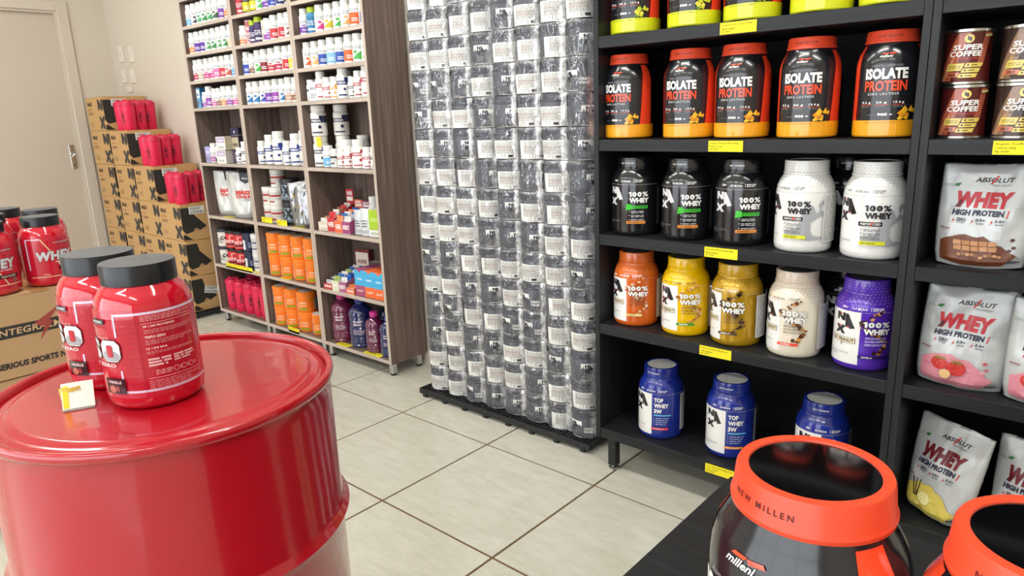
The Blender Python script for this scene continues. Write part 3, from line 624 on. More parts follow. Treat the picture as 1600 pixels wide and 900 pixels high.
        for q in range(22): x = Rr.uniform(-.4, .4) * w; z = Rr.uniform(.1, .85) * h; S.poly([(x, z), (x + Rr.uniform(.004, .016), z + Rr.uniform(-.01, .01)), (x + Rr.uniform(0, .012), z + Rr.uniform(.01, .03))], ['2A2A2C', 'B89A50', '4A4A4E', '8A8A90'][q % 4])
    mp_ = lambda u, v, o: surf(u, v, o)
    link('printed_front', S.build('pouch_print', mp_, PR, w / 36, [h * i / 40 for i in range(1, 40)]), t)
    return t
GP = 'white whey pouches'
pouch('protein_pouch', (-.262, 1.985, KZ[2]), math.radians(4), 0, .187, .243, .038, 'white whey pouch with chocolate picture, top of the pouch shelves', 'pouch', GP, 'choc', 3, .06)
pouch('protein_pouch', (-.272, 1.98, KZ[3]), math.radians(2), math.radians(2), .192, .252, .038, 'white whey pouch with strawberries, fully in view', 'pouch', GP, 'straw', 5, .05)
pouch('protein_pouch', (-.085, 1.96, KZ[3]), math.radians(2), 0, .185, .25, .038, 'white whey pouch with strawberries cut by the right frame edge', 'pouch', GP, 'straw', 7, .05)
pouch('protein_pouch', (-.288, 1.985, KZ[4] + .008), math.radians(-22), math.radians(4), .19, .262, .035, 'white whey pouch with vanilla flowers, slumped on the bottom black shelf', 'pouch', GP, 'van', 9, .1, None, .14)
pouch('protein_pouch', (-.092, 1.985, KZ[4] + .003), math.radians(-14), math.radians(1), .185, .26, .035, 'white whey pouch on the bottom shelf cut by the right frame edge', 'pouch', GP, 'van', 11, .1, None, .14)

# ------------------------------------------------------------------ wrapped creatine tubs
CR = .0545; CH = .1150
CP = [(.046, 0), (.0515, .002), (.054, .008), (.0545, .02), (.0545, .084), (.0525, .088)]
CL = [(.0525, .086), (.0553, .0865), (.0553, .092), (.0535, .094), (.0535, .1125), (.0515, .1145)]
GREY = mat('graphite_tub_plastic', '565860', 0.33); GREYL = mat('graphite_tub_lid', '4A4C54', 0.38)
cbody = MB().lathe(CP, 32).mesh('tub_body', [GREY], .7); clid = MB().lathe(CL, 32).mesh('lid', [GREYL], .5)
S = Sheet(); D = CR * PI / 180; F = lambda a: a * D
S.rect(F(-42), .003, F(22), .070, 'F4F4F0'); max_logo(S, F(-26), .036, F(32), .030, '26262A'); S.lines(F(-24), .012, F(4), .030, 5, '8A8A86', 2)
S.text('CREA', F(30), .036, F(68), .0455, 'E8E8E6', .04); S.text('TINE', F(30), .0235, F(66), .033, 'E8E8E6', .04); S.lines(F(30), .010, F(60), .018, 2, '9A9CA2', 4)
S.rect(F(92), .003, F(236), .070, 'F4F4F0'); S.lines(F(112), .022, F(200), .066, 11, '9A9A94', 6); S.ell(F(165), .068, .0015, .0015, '222222', 6)
S.rect(F(172), .008, F(192), .017, '3A3A3A'); S.ell(F(160), .012, .004, .004, '8A8A86', 8); S.ell(F(160), .012, .003, .003, 'E4E4DE', 8); S.rect(F(112), .046, F(190), .0472, 'C08A84'); S.rect(F(112), .036, F(180), .0372, 'C08A84')
S.rect(F(212), .008, F(230), .060, 'DADAD4'); S.lines(F(214), .01, F(228), .058, 8, '9A9A94', 9)
clab = S.build('tub_label', cylmap(CP, CR), PR, .009)
TUB = [('tub_body', cbody), ('lid', clid), ('tub_label', clab)]
CX = [-2.262, -2.15, -2.035, -1.918, -1.806, -1.694, -1.581, -1.464]
CZ0 = .038; CYC = 2.043
rowname = ['bottom row'] + [ORD[i] + ' row up' for i in range(1, 16)]
Rr = random.Random(12)
for r_ in range(15):
    for c_ in range(8):
        a = Rr.choice([50, 42, 58, 66, -120, -125, -110, -130, -105, -135, -150, 5, -8, 80, -95]) + Rr.uniform(-8, 8)
        if r_ == 0 and c_ == 7: a = -5
        dz = 0
        place('creatine_tub', TUB, (CX[c_] + Rr.uniform(-.002, .002), CYC + Rr.uniform(-.005, .004), CZ0 + r_ * .1152), math.radians(a), 'graphite creatine tub under film, ' + rowname[r_] + ', ' + ['leftmost', 'second', 'third', 'fourth', 'fifth', 'sixth', 'seventh', 'rightmost'][c_] + ' column', 'tub', 'film-wrapped creatine tubs')
    place('creatine_tub', TUB, (CX[7] + .001, CYC + .1135, CZ0 + r_ * .1152), math.radians(Rr.choice([90, 60, 20, 100, -80, 170]) + 5), 'graphite creatine tub behind the rightmost column, ' + rowname[r_], 'tub', 'rear film-wrapped creatine tubs')
# shrink film
FM = bpy.data.materials.new('shrink_film'); FM.use_nodes = True; nt = FM.node_tree; b = nt.nodes['Principled BSDF']; out = nt.nodes['Material Output']
b.inputs['Base Color'].default_value = (.95, .96, .98, 1); b.inputs['Roughness'].default_value = .16; b.inputs['Specular IOR Level'].default_value = 1.0
tr = nt.nodes.new('ShaderNodeBsdfTransparent'); mx = nt.nodes.new('ShaderNodeMixShader')
tc = nt.nodes.new('ShaderNodeTexCoord'); mp = nt.nodes.new('ShaderNodeMapping'); mp.inputs['Scale'].default_value = (1.6, 1.6, 1); mp.inputs['Rotation'].default_value = (0, .5, 0)
n1 = nt.nodes.new('ShaderNodeTexNoise'); n1.inputs['Scale'].default_value = 13; n1.inputs['Detail'].default_value = 3; n1.inputs['Distortion'].default_value = 2.2
ab = nt.nodes.new('ShaderNodeMath'); ab.operation = 'SUBTRACT'; ab.inputs[1].default_value = .5; ab2 = nt.nodes.new('ShaderNodeMath'); ab2.operation = 'ABSOLUTE'
r1 = nt.nodes.new('ShaderNodeMapRange'); r1.inputs[1].default_value = 0; r1.inputs[2].default_value = .016; r1.inputs[3].default_value = .5; r1.inputs[4].default_value = .0
bp = nt.nodes.new('ShaderNodeBump'); bp.inputs['Strength'].default_value = .8; bp.inputs['Distance'].default_value = .008
L = nt.links.new
L(tc.outputs['Object'], mp.inputs[0]); L(mp.outputs[0], n1.inputs['Vector']); L(n1.outputs['Fac'], ab.inputs[0]); L(ab.outputs[0], ab2.inputs[0]); L(ab2.outputs[0], r1.inputs[0]); lw = nt.nodes.new('ShaderNodeLayerWeight'); lw.inputs['Blend'].default_value = .10; ad = nt.nodes.new('ShaderNodeMath'); ad.operation = 'ADD'; ad.use_clamp = True; L(lw.outputs['Fresnel'], ad.inputs[0]); L(r1.outputs[0], ad.inputs[1]); fa = nt.nodes.new('ShaderNodeAttribute'); fa.attribute_name = 'fold_highlight'; n3 = nt.nodes.new('ShaderNodeTexNoise'); n3.inputs['Scale'].default_value = 38; n3.inputs['Detail'].default_value = 3; fm = nt.nodes.new('ShaderNodeMath'); fm.operation = 'MULTIPLY'; L(tc.outputs['Object'], n3.inputs['Vector']); r3 = nt.nodes.new('ShaderNodeMapRange'); r3.inputs[1].default_value = .35; r3.inputs[2].default_value = .6; r3.inputs[3].default_value = .3; r3.inputs[4].default_value = 1.0; L(n3.outputs['Fac'], r3.inputs[0]); L(fa.outputs['Fac'], fm.inputs[0]); L(r3.outputs[0], fm.inputs[1]); a2 = nt.nodes.new('ShaderNodeMath'); a2.operation = 'ADD'; a2.use_clamp = True; L(ad.outputs[0], a2.inputs[0]); L(fm.outputs[0], a2.inputs[1]); L(a2.outputs[0], mx.inputs[0])
L(n1.outputs['Fac'], bp.inputs['Height']); gl = nt.nodes.new('ShaderNodeBsdfGlossy'); gl.inputs['Roughness'].default_value = .12; gl.inputs['Color'].default_value = (1, 1, 1, 1); df = nt.nodes.new('ShaderNodeBsdfDiffuse'); df.inputs['Color'].default_value = (.9, .92, .95, 1); m2 = nt.nodes.new('ShaderNodeMixShader'); m2.inputs[0].default_value = .5; L(gl.outputs[0], m2.inputs[1]); L(df.outputs[0], m2.inputs[2]); L(bp.outputs[0], gl.inputs['Normal']); L(bp.outputs[0], lw.inputs['Normal']); nt.nodes.remove(b); L(tr.outputs[0], mx.inputs[1]); L(m2.outputs[0], mx.inputs[2]); L(mx.outputs[0], out.inputs[0])
def film(g, r_):
    cols = CX[g * 4:g * 4 + 4]; z0 = CZ0 + r_ * .1152 + .001; z1 = z0 + .1135; sd = Vector((r_ * 2.1, g * 7.7, 0))
    yf = CYC - CR; path = []; fold_highlight = []
    xl = cols[0] - CR - .003; xr = cols[-1] + CR + .003
    if g == 0: path += [(xl, CYC + .06), (xl, CYC)]
    n = 10
    for ci, cx in enumerate(cols):
        a0 = -60 if ci else -90; a1 = 60 if ci < 3 else 90
        for i in range(n + 1):
            a = math.radians(a0 + (a1 - a0) * i / n); path.append((cx + (CR + .0025) * math.sin(a), CYC - (CR + .0025) * math.cos(a) - (.0 if abs(math.degrees(a)) < 50 else .006 * (1 if (ci or a > 0) and (ci < 3 or a < 0) else 0))))
    if g == 1: path += [(xr, CYC + .03), (xr - .002, CYC + .06), (xr, CYC + .11), (xr - .004, CYC + .15)]
    m = MB(); nv = 9; nu = len(path) - 1
    def fn(a, b_):
        x, y = path[min(nu, int(round(a * nu)))]; z = z0 + (z1 - z0) * b_
        p = Vector((x * 30, z * 40, 0)) + sd; k = .0035 * noise.noise(p) + .002 * noise.noise(p * 2.3)
        edge = min(b_, 1 - b_); k += -.0035 * max(0, 1 - edge / .09)
        return (x + (k if x > xr - .006 and g == 1 else -abs(k) if x < xl + .004 else 0), y - k - .0015, z + .003 * noise.noise(Vector((x * 18, 3, r_))) * (1 if edge < .01 else 0))
    m.grid(fn, nu, nv)
    me = m.mesh('shrink_film', [FM], 1.5); at = me.attributes.new('fold_highlight', 'FLOAT', 'POINT')
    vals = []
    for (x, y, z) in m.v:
        d = min(abs(x - c_) for c_ in cols); f = max(0, (d - .040) / .014); e = min(z - z0, z1 - z)  # film whitened between tubs: gathered film plus bright highlights painted into the mask
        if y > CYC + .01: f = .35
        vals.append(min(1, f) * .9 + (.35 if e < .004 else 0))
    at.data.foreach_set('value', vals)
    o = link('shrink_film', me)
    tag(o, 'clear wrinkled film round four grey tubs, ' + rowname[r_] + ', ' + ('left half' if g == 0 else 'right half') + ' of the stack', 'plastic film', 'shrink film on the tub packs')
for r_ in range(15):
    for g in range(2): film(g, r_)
# black pallet under the tubs
def pallet(x0_, x1_, y0_, y1_, h, label, nx, ny, cell=0.0):
    t = empty('pallet', ((x0_ + x1_) / 2, (y0_ + y1_) / 2, 0), 0, label, 'pallet')
    w = x1_ - x0_; d = y1_ - y0_; m = MB(); z1 = h; z0_ = h - .010
    for i in range(nx + 1): x = -w / 2 + w * i / nx; m.box((x - .002, -d / 2, z0_), (x + .002, d / 2, z1))
    for j in range(ny + 1): y = -d / 2 + d * j / ny; m.box((-w / 2, y - .002, z0_ + .0005), (w / 2, y + .002, z1 - .0005))
    o = m.obj('deck_grid', [PALM], t)
    m = MB()
    for a, b_ in (((-w / 2 - .003, -d / 2 - .003, h - .024), (w / 2 + .003, -d / 2 + .003, h + .0005)), ((-w / 2 - .003, d / 2 - .003, h - .024), (w / 2 + .003, d / 2 + .003, h + .0005)), ((-w / 2 - .003, -d / 2, h - .024), (-w / 2 + .003, d / 2, h + .0005)), ((w / 2 - .003, -d / 2, h - .024), (w / 2 + .003, d / 2, h + .0005))): m.box(a, b_)
    m.obj('rim', [PALM], t)
    k = max(3, int(w / .105))
    for i in range(k):
        x = -w / 2 + .03 + (w - .06) * i / (k - 1)
        for y in (-d / 2 + .008, 0, d / 2 - .008): MB().box((x - .011, y - .013, 0), (x + .011, y + .013, h - .008)).obj('foot', [PALM], t, bevel=.002)
pallet(-2.336, -1.397, 1.961, 2.235, .037, 'black plastic grid pallet on the tiles under the wrapped grey tubs', 47, 14)
pallet(-5.85, -4.50, 1.94, 2.24, .034, 'black plastic pallet under the stepped cardboard boxes', 40, 10)
pallet(-3.06, -2.5, .395, .85, .034, 'black plastic pallet under the big cardboard boxes at the left frame edge', 20, 16)

# ------------------------------------------------------------------ stepped cardboard boxes
def carton(w, d, h, m):
    b_ = MB().box((-w / 2, -d / 2, .0015), (w / 2, d / 2, h - .004)).mesh('carton_body', [m], None, .003)
    f = MB().box((-w / 2 + .001, -d / 2 + .001, h - .004), (w / 2 - .001, -.0015, h - .001)).box((-w / 2 + .001, .0015, h - .004), (w / 2 - .001, d / 2 - .001, h - .001)).mesh('top_flap', [m], None)
    tp = MB().box((-w / 2 - .0003, -.024, h - .0012), (w / 2 + .0003, .024, h - .0006)).mesh('packing_tape', [mat('packing_tape', 'B48E5C', .25)], None)
    return b_, f, tp
BW, BD, BH = .318, .295, .2375
cb = carton(BW, BD, BH, CARD)
S = Sheet(); K = '3E3B39'; X0 = -BW / 2; 
S.text('MAX', X0 + .028, .176, X0 + .115, .203, '2A2624', .08, 0, 1.3); S.lines(X0 + .03, .145, X0 + .095, .158, 2, 'A0522E', 2); S.lines(X0 + .03, .112, X0 + .12, .132, 3, '4A3A2E', 3)
for i in range(4): S.lines(X0 + .03 + i * .018, .03, X0 + .042 + i * .018, .062, 5, '8A7A50', i)
S.poly([(X0 + .222, .218), (X0 + .248, .218), (X0 + .285, .185), (X0 + .285, .218), (X0 + .3165, .218), (X0 + .3165, .155), (X0 + .29, .135), (X0 + .254, .172), (X0 + .254, .140), (X0 + .222, .150)], K)
S.poly([(X0 + .215, .095), (X0 + .240, .105), (X0 + .262, .078), (X0 + .288, .105), (X0 + .3165, .100), (X0 + .3165, .084), (X0 + .283, .058), (X0 + .3165, .022), (X0 + .3165, .014), (X0 + .282, .014), (X0 + .260, .038), (X0 + .240, .014), (X0 + .212, .020), (X0 + .240, .057)], K)
cfront = S.build('front_print', frontmap(-BD / 2 + .0), PM)
def cside(lab, seed):
    S = Sheet(); Y0 = -BD / 2
    S.poly([(Y0, .145), (Y0, .215), (Y0 + .075, .215), (Y0 + .085, .165), (Y0 + .16, .085), (Y0 + .11, .062), (Y0 + .095, .078), (Y0 + .08, .072), (Y0 + .065, .058), (Y0 + .02, .05), (Y0 + .0, .075)], '26241F')
    S.poly([(Y0 + .07, .072), (Y0 + .092, .082), (Y0 + .105, .066), (Y0 + .085, .06)], 'A8845A')
    S.poly([(Y0, .008), (Y0 + .055, .008), (Y0 + .02, .038), (Y0, .045)], '26241F')
    S.lines(Y0 + .03, .012, Y0 + .06, .018, 1, '4A3A2E', 2)
    if lab:
        u, v, r = lab; p = [(-.05, -.024), (.05, -.024), (.05, .024), (-.05, .024)]; ca, sa = math.cos(r), math.sin(r)
        q = lambda a, b_: (u + a * ca - b_ * sa, v + a * sa + b_ * ca)
        S.poly([q(*k) for k in p], 'E4E4E0')
        for i in range(12): a = -.042 + i * .007; S.poly([q(a, -.02), q(a + .0025 + .002 * (i % 3 == 0), -.02), q(a + .0025 + .002 * (i % 3 == 0), -.004), q(a, -.004)], '4A4A4A')
        for i in range(3): S.poly([q(-.042, .004 + i * .006), q(.02 + .006 * i, .004 + i * .006), q(.02 + .006 * i, .007 + i * .006), q(-.042, .007 + i * .006)], '8A8A8A')
    return S.build('side_print', rightmap(BW / 2), PM)
cs0 = cside(None, 1); cs1 = cside((-BD / 2 + .105, .195, 0), 2); cs2 = cside((-BD / 2 + .13, .13, -.25), 3)
colr = [-5.54, -5.2, -4.872, -4.552]; levels = [.0345, .27, .506, .741, .977, 1.213]; heights = [6, 5, 4, 3]
cname = ['leftmost', 'second', 'third', 'rightmost']; lname = ['bottom box', 'second box up', 'third box up', 'fourth box up', 'fifth box up', 'top box']
for c_ in range(4):
    for l in range(heights[c_]):
        top = l == heights[c_] - 1
        sp_ = cs1 if top else (cs2 if (c_ == 3 and l == 0) else cs0)
        place('cardboard_box', [('carton_body', cb[0]), ('top_flap', cb[1]), ('packing_tape', cb[2]), ('front_print', cfront), ('side_print', sp_)],
              (colr[c_] - BW / 2, 2.1015 + Rr.uniform(-.003, .003), levels[l]), math.radians(Rr.uniform(-.6, .6)), 'cardboard box with black letter print, ' + (('top' if top else lname[l]) + ' of the ' + cname[c_] + ' column'), 'box', 'stepped printed cardboard boxes')
# ------------------------------------------------------------------ pink shakers
PINK = mat('pink_shaker_plastic', 'E02050', 0.33); PINKD = mat('pink_shaker_lid', 'CE1C48', 0.35)
SP = [(.040, 0), (.042, .003), (.0465, .16), (.0465, .163)]
sbody = MB().lathe(SP, 28).mesh('shaker_cup', [PINK], .7)
slid = MB().lathe([(.0465, .161), (.0480, .163), (.0480, .183), (.045, .190), (.030, .194), (.028, .197)], 28).mesh('shaker_lid', [PINKD], .5)
scap = MB().lathe([(.012, .190), (.012, .205), (.010, .207)], 14, c=(-.018, 0)).box((-.022, -.012, .19), (.034, .012, .201)).mesh('flip_cap', [PINKD], .6)
S = Sheet(); D = .043; S.text('MAX', -.026, .066, .026, .088, '3A1424', .03, 0, 1.25, -PI / 2); S.lines(-.006, .105, .006, .125, 2, '2A1420', 1)
slab = S.build('shaker_print', cylmap(SP, .043), PR, .006)
SHK = [('shaker_cup', sbody), ('shaker_lid', slid, [('flip_cap', scap)]), ('shaker_print', slab)]
def shk(x, y, z, rz, lab, grp): place('shaker_bottle', SHK, (x, y, z), math.radians(rz), lab, 'shaker', grp)
pos3 = ['front', 'middle', 'rear']
for gi, (xr, z, nm) in enumerate([(-5.2, 1.213, 'highest'), (-4.872, .977, 'middle'), (-4.552, .741, 'lowest')]):
    for k, (dx, dy) in enumerate([(-.06, 2.005), (-.10, 2.09), (-.14, 2.175)]):
        shk(xr + dx, dy, z, [20, 78, 60][k], 'pink shaker bottle on the ' + nm + ' step of the cardboard boxes, ' + pos3[k] + ' of its row', 'pink shakers on the cardboard boxes')
    shk(xr - .20, 2.02, z, 80, 'pink shaker bottle set behind the row on the ' + nm + ' box step', 'pink shakers on the cardboard boxes')
for k, (x, y) in enumerate([(-4.255, 2.09), (-4.15, 2.09), (-4.045, 2.095), (-3.94, 2.095), (-3.845, 2.09)]):
    shk(x, y, BZ[7], 50, 'pink shaker on the bottom shelf of the left brown unit, ' + ORD[k] + ' from the left', 'pink shakers in the brown unit')
for k, (x, y) in enumerate([(-4.2, 2.195), (-4.05, 2.195), (-3.9, 2.195)]): shk(x, y, BZ[7], 60, 'pink shaker in the rear row of the bottom shelf, ' + ORD[k] + ' from the left', 'rear pink shakers in the brown unit')

# ------------------------------------------------------------------ big cardboard boxes at the left
BX0, BX1, BY0, BY1 = -3.05, -2.485, .405, .815
cb2 = carton(BX1 - BX0, BY1 - BY0, .2545, CARD2); cb3 = carton(BX1 - BX0, BY1 - BY0, .2385, CARD2)
S = Sheet(); yc = (BY0 + BY1) / 2; U = lambda y: y - yc; hb = .2435
S.rect(U(.406), .127, U(.814), .165, '2C2B2A'); S.text('INTEGRALMEDICA', U(.472), .136, U(.745), .156, 'C8A67C', .02, .12, 1.05)
S.poly([(U(.575), .158), (U(.650), .200), (U(.617), .160), (U(.627), .155), (U(.582), .100), (U(.602), .144), (U(.592), .144)], '9A4038')
S.text('SERIOUS SPORTS NUTRITION', U(.459), .034, U(.745), .053, '2A2826', .045, .15, 1.0)
ipr = S.build('printed_logo', rightmap((BX1 - BX0) / 2), PM)
for l in range(3):
    place('cardboard_box', [('carton_body', (cb2 if l == 2 else cb3)[0]), ('top_flap', (cb2 if l == 2 else cb3)[1]), ('packing_tape', (cb2 if l == 2 else cb3)[2]), ('printed_logo', ipr)], ((BX0 + BX1) / 2, yc, .0345 + l * .239), math.radians([.5, -.7, 0][l]), ['large plain brown cardboard box at the bottom of the left stack', 'large brown cardboard box in the middle of the left stack, mostly behind the red drum', 'large cardboard box with dark band and red arrow, carrying red jars'][l], 'box', 'large cardboard boxes')

# ------------------------------------------------------------------ red jars
RJ = [(.060, 0), (.069, .003), (.0735, .011), (.0748, .022), (.075, .04), (.075, .140), (.0735, .155), (.0695, .170), (.0625, .182), (.0555, .188), (.0545, .192)]
REDJ = mat('red_jar_plastic', 'C8102A', 0.1, coat=.8); REDJ.node_tree.nodes['Principled BSDF'].inputs['Subsurface Weight'].default_value = .15
LIDB = mat('charcoal_ribbed_lid', '14171D', 0.3)
LT = mat('charcoal_lid_top', '4A4D50', 0.45)
rbody = MB().lathe(RJ, 64).mesh('jar_body', [REDJ], .9)
rl = MB().lathe([(.0545, .1885), (.0572, .1895), (.0572, .217), (.0560, .2195)], 72, 0, True, False).lathe([(.0560, .2195), (.002, .2198)], 72, 1, False, True).mesh('lid', [LIDB, LT], .6)
def silver(S, ch, u0, v0, u1, v1, sh=.0):
    S.text(ch, u0 - .0012, v0 - .0012, u1 + .0012, v1 + .0012, '4A1A1E', .075, sh, 1.1, fine=4); S.text(ch, u0, v0, u1, v1, 'C4C5C9', .06, sh, 1.1, fine=4)
D = .075 * PI / 180; F = lambda a: a * D
LB = 'BE1B32'; FR = 'DCCCE4'
def frame(S, a0, a1, v0, v1, t=.0036):
    S.rect(a0, v1 - t, a1, v1, FR); S.rect(a0, v0, a1, v0 + t, FR)
S = Sheet(); S.rect(F(-180), .022, F(180), .158, LB)
frame(S, F(36), F(178), .030, .153); S.rect(F(36), .030, F(38.6), .066, FR); S.rect(F(36), .118, F(38.6), .153, FR)
S.rect(F(-40), .130, F(24), .132, LB)
silver(S, 'I', F(-32), .080, F(-26), .113); silver(S, 'S', F(-22), .080, F(8), .113)
def rrect(u0, v0, u1, v1, c, k=.006): S.poly([(u0 + k, v0), (u1 - k, v0), (u1, v0 + k), (u1, v1 - k), (u1 - k, v1), (u0 + k, v1), (u0, v1 - k), (u0, v0 + k)], c)
rrect(F(12) - .0012, .0788, F(40) + .0012, .1142, '4A1A1E', .008); rrect(F(12), .080, F(40), .113, 'E6E6E8', .007); rrect(F(12) + .001, .081, F(40) - .001, .0965, 'A4A5AA', .006); rrect(F(21), .087, F(31), .106, '6A3036', .0025); rrect(F(21.6), .0876, F(30.4), .1054, LB, .002)
S.rect(F(2), .137, F(24), .145, '1E1A1E'); S.text('INTEGRAL', F(4), .139, F(22), .143, 'E0DCDC', .03, .1)
S.text('ISOLATE', F(6), .115, F(28), .1185, 'E8B8B8', .0, 0, 1.2); S.text('TRIPLE ZERO', F(-30), .072, F(33), .0775, 'F0D8DA', .03, 0, 1.1)
S.rect(F(12), .030, F(40), .054, '2A1418'); S.text('VAINILLE', F(16), .046, F(36), .0505, 'E8C8C8', .03); S.ell(F(22), .037, .007, .006, 'B86A5A', 10); S.ell(F(30), .038, .004, .005, '8A3A3A', 8)
# faint brick relief print
vs_, fs = [], []
for j in range(15):
    for i in range(6):
        a = F(41 + i * 3.6 + (j % 2) * 1.8); v = .036 + j * .0078; k = len(vs_); vs_ += [(a, v), (a + F(3.2), v), (a + F(3.2), v + .0006), (a, v + .0006)]; fs.append((k, k + 1, k + 2, k + 3))
S.add(vs_, fs, 'A81428')
S.rect(F(63.5), .033, F(64), .150, 'A01226')
S.lines(F(68), .140, F(128), .149, 4, 'D88A92', 1, .5); S.rect(F(68), .1365, F(128), .1372, 'E8B0B4')
S.text('25 g DE PROTEINAS', F(70), .130, F(104), .134, 'F0D0D2', .03); S.lines(F(70), .121, F(126), .128, 3, 'D0828A', 2)
S.text('TRIPLE ZERO', F(70), .114, F(92), .118, 'F0D0D2', .03); S.lines(F(70), .104, F(126), .112, 3, 'D0828A', 3)
S.text('12 g DE EAA', F(70), .096, F(92), .100, 'F0D0D2', .03); S.lines(F(70), .090, F(124), .0945, 2, 'D0828A', 4)
S.lines(F(70), .070, F(94), .084, 3, 'E8B8BC', 5, .65); S.lines(F(97), .072, F(124), .084, 3, 'E8B8BC', 6, .65)
for i, a in enumerate((98, 107, 116)): S.ell(F(a), .061, .0042, .0042, 'E0A8AE', 12); S.ell(F(a), .061, .0034, .0034, LB, 12); S.lines(F(a + 4), .058, F(a + 7), .064, 3, 'E0A8AE', i)
S.lines(F(76), .057, F(94), .065, 3, 'E0A8AE', 7); S.rect(F(68), .0525, F(128), .0532, 'E8B0B4'); S.lines(F(68), .036, F(128), .050, 5, 'CC7A84', 8, .5)
RISO = S.build('jar_label', cylmap(RJ, .075), PG, .008, (.145, .15, .155))
S = Sheet(); S.rect(F(-180), .022, F(180), .158, LB)
S.rect(F(-64), .030, F(64), .0325, 'D8C49A'); S.rect(F(-64), .150, F(-30), .153, FR); S.poly([(F(-30), .150), (F(-28), .153), (F(-8), .110), (F(-11), .110)], 'D8C49A'); S.poly([(F(0), .078), (F(3), .078), (F(22), .032), (F(19), .032)], 'D8C49A'); S.rect(F(-66), .055, F(-62), .153, FR)
silver(S, 'WHEY', F(-44), .082, F(48), .112, .12)
S.text('PROTEIN', F(-4), .0745, F(36), .079, 'F0D8DA', .03, .2, 1.15); S.rect(F(4), .136, F(42), .1395, '241A1E'); S.poly([(F(14), .134), (F(30), .148), (F(24), .134), (F(20), .124)], 'B83A48'); S.text('INTEGRALMEDICA', F(-2), .1365, F(44), .1395, 'E8D0D0', .02, .1)
S.rect(F(2), .052, F(48), .063, '241216'); S.text('CHOCOLATE', F(6), .0545, F(40), .0605, 'E8C8B0', .02, .1); S.ell(F(36), .044, .009, .008, '8A4A3A', 10); S.text('900g', F(-34), .036, F(-20), .041, 'E8C0A0', .02)
RWHEY = S.build('jar_label', cylmap(RJ, .075), PG, .008, (.145, .15, .155))
def rj(x, y, z, rz, l, lab, grp):
    o = place('protein_jar', [('jar_body', rbody), ('lid', rl), ('jar_label', l)], (x, y, z), math.radians(rz), lab, 'jar', grp); o.scale = (.92, .92, .98)
GJ = 'red jars on the drum'
rj(-1.112, .402, .8378, -5, RISO, 'red jar with black lid on the drum, the front one showing its text panel', GJ)
rj(-1.249, .394, .8378, -3, RISO, 'red jar with black lid on the drum, the one behind with the silver O', GJ)
GJ = 'red jars on the big cardboard box'
rj(-2.58, .668, .768, 96, RWHEY, 'red whey jar with black lid on the large box, front right', GJ)
rj(-2.565, .515, .768, 88, RWHEY, 'red whey jar with black lid cut by the left frame edge', GJ)
rj(-2.80, .73, .768, 80, RWHEY, 'red jar directly behind the front right one on the large box', GJ)
rj(-2.80, .575, .768, 80, RWHEY, 'red jar in the rear row on the large box near the left frame edge', GJ)
rj(-2.96, .66, .768, 70, RWHEY, 'rearmost red jar on the large box', GJ)

# ------------------------------------------------------------------ red drum
DC = (-1.152, .4346); DR = .262; DZ = .842
REDD = mat('red_drum_enamel', 'AE1020', 0.22, coat=.6); REDD.node_tree.nodes['Principled BSDF'].inputs['Coat Roughness'].default_value = .05
nt = REDD.node_tree; b = nt.nodes['Principled BSDF']; tc = nt.nodes.new('ShaderNodeTexCoord'); n = nt.nodes.new('ShaderNodeTexNoise'); n.inputs['Scale'].default_value = 9; bp = nt.nodes.new('ShaderNodeBump'); bp.inputs['Strength'].default_value = .08; bp.inputs['Distance'].default_value = .01
nt.links.new(tc.outputs['Object'], n.inputs['Vector']); nt.links.new(n.outputs['Fac'], bp.inputs['Height']); nt.links.new(bp.outputs[0], b.inputs['Coat Normal']); nt.links.new(bp.outputs[0], b.inputs['Normal'])
t = empty('oil_drum', (DC[0], DC[1], 0), 0, 'glossy red steel drum carrying two red jars', 'drum')
B_ = DR - .006
prof = [(B_ - .01, .0), (B_ + .004, .002), (B_ + .006, .01), (B_, .018), (B_, .262), (B_ + .004, .27), (B_ + .012, .28), (B_ + .004, .29), (B_, .298), (B_, .567), (B_ + .004, .575), (B_ + .012, .585), (B_ + .004, .595), (B_, .603), (B_, .80), (B_ - .002, .818), (B_, .826)]
MB().lathe(prof, 128, 0, True, True).obj('drum_shell', [REDD], t, smooth=.7)
rim = [(B_, .824), (DR - .001, .826), (DR + .001, .832), (DR, .8395), (DR - .004, .842), (DR - .009, .8405), (DR - .0115, .836), (DR - .012, .8275)]
MB().lathe(rim, 128, 0, False, False).obj('rim', [REDD], t, smooth=1.2)
topp = [(DR - .012, .8265), (DR - .013, .829), (DR - .022, .832), (DR - .027, .8345), (DR - .032, .8335), (DR - .038, .8355), (DR - .044, .8382), (DR - .050, .8378), (.05, .8376), (.001, .8376)]
MB().lathe([(r_, z) for r_, z in topp], 128, 0, False, True).obj('drum_lid', [REDD], t, smooth=1.2)
# acrylic price holder on the drum
t = empty('price_card', (-1.163, .306, .838), math.radians(66), 'small white and yellow price card in a clear stand on the red drum', 'price card'); t.scale = (.82, .82, .82)
ACR = mat('clear_acrylic', 'F4F8F8', 0.05, trans=.9)
MB().box((-.026, -.022, 0), (.026, .016, .0016)).obj('stand_base', [ACR], t)
c = MB().grid(lambda a, b_: (-.026 + .052 * a, -.016 + .024 * b_ + .002 * math.sin(a * PI), .002 + .042 * b_), 6, 4).grid(lambda a, b_: (.026 - .052 * a, -.0148 + .024 * b_ + .002 * math.sin((1 - a) * PI), .002 + .042 * b_), 6, 4).obj('card', [mat('card_paper', 'F2F0E4', .5)], t)
S = Sheet(); S.rect(-.024, .002, -.015, .038, 'E8D838'); S.text('R$ 199', -.012, .026, .006, .031, 'B8B090', .02)
link('card_print', S.build('card_print', lambda u, v, o: (u, -.016 + .0243 * v / .042 + .002 * math.sin((u + .026) / .052 * PI) - o - .0004, .002 + v), PM), c)
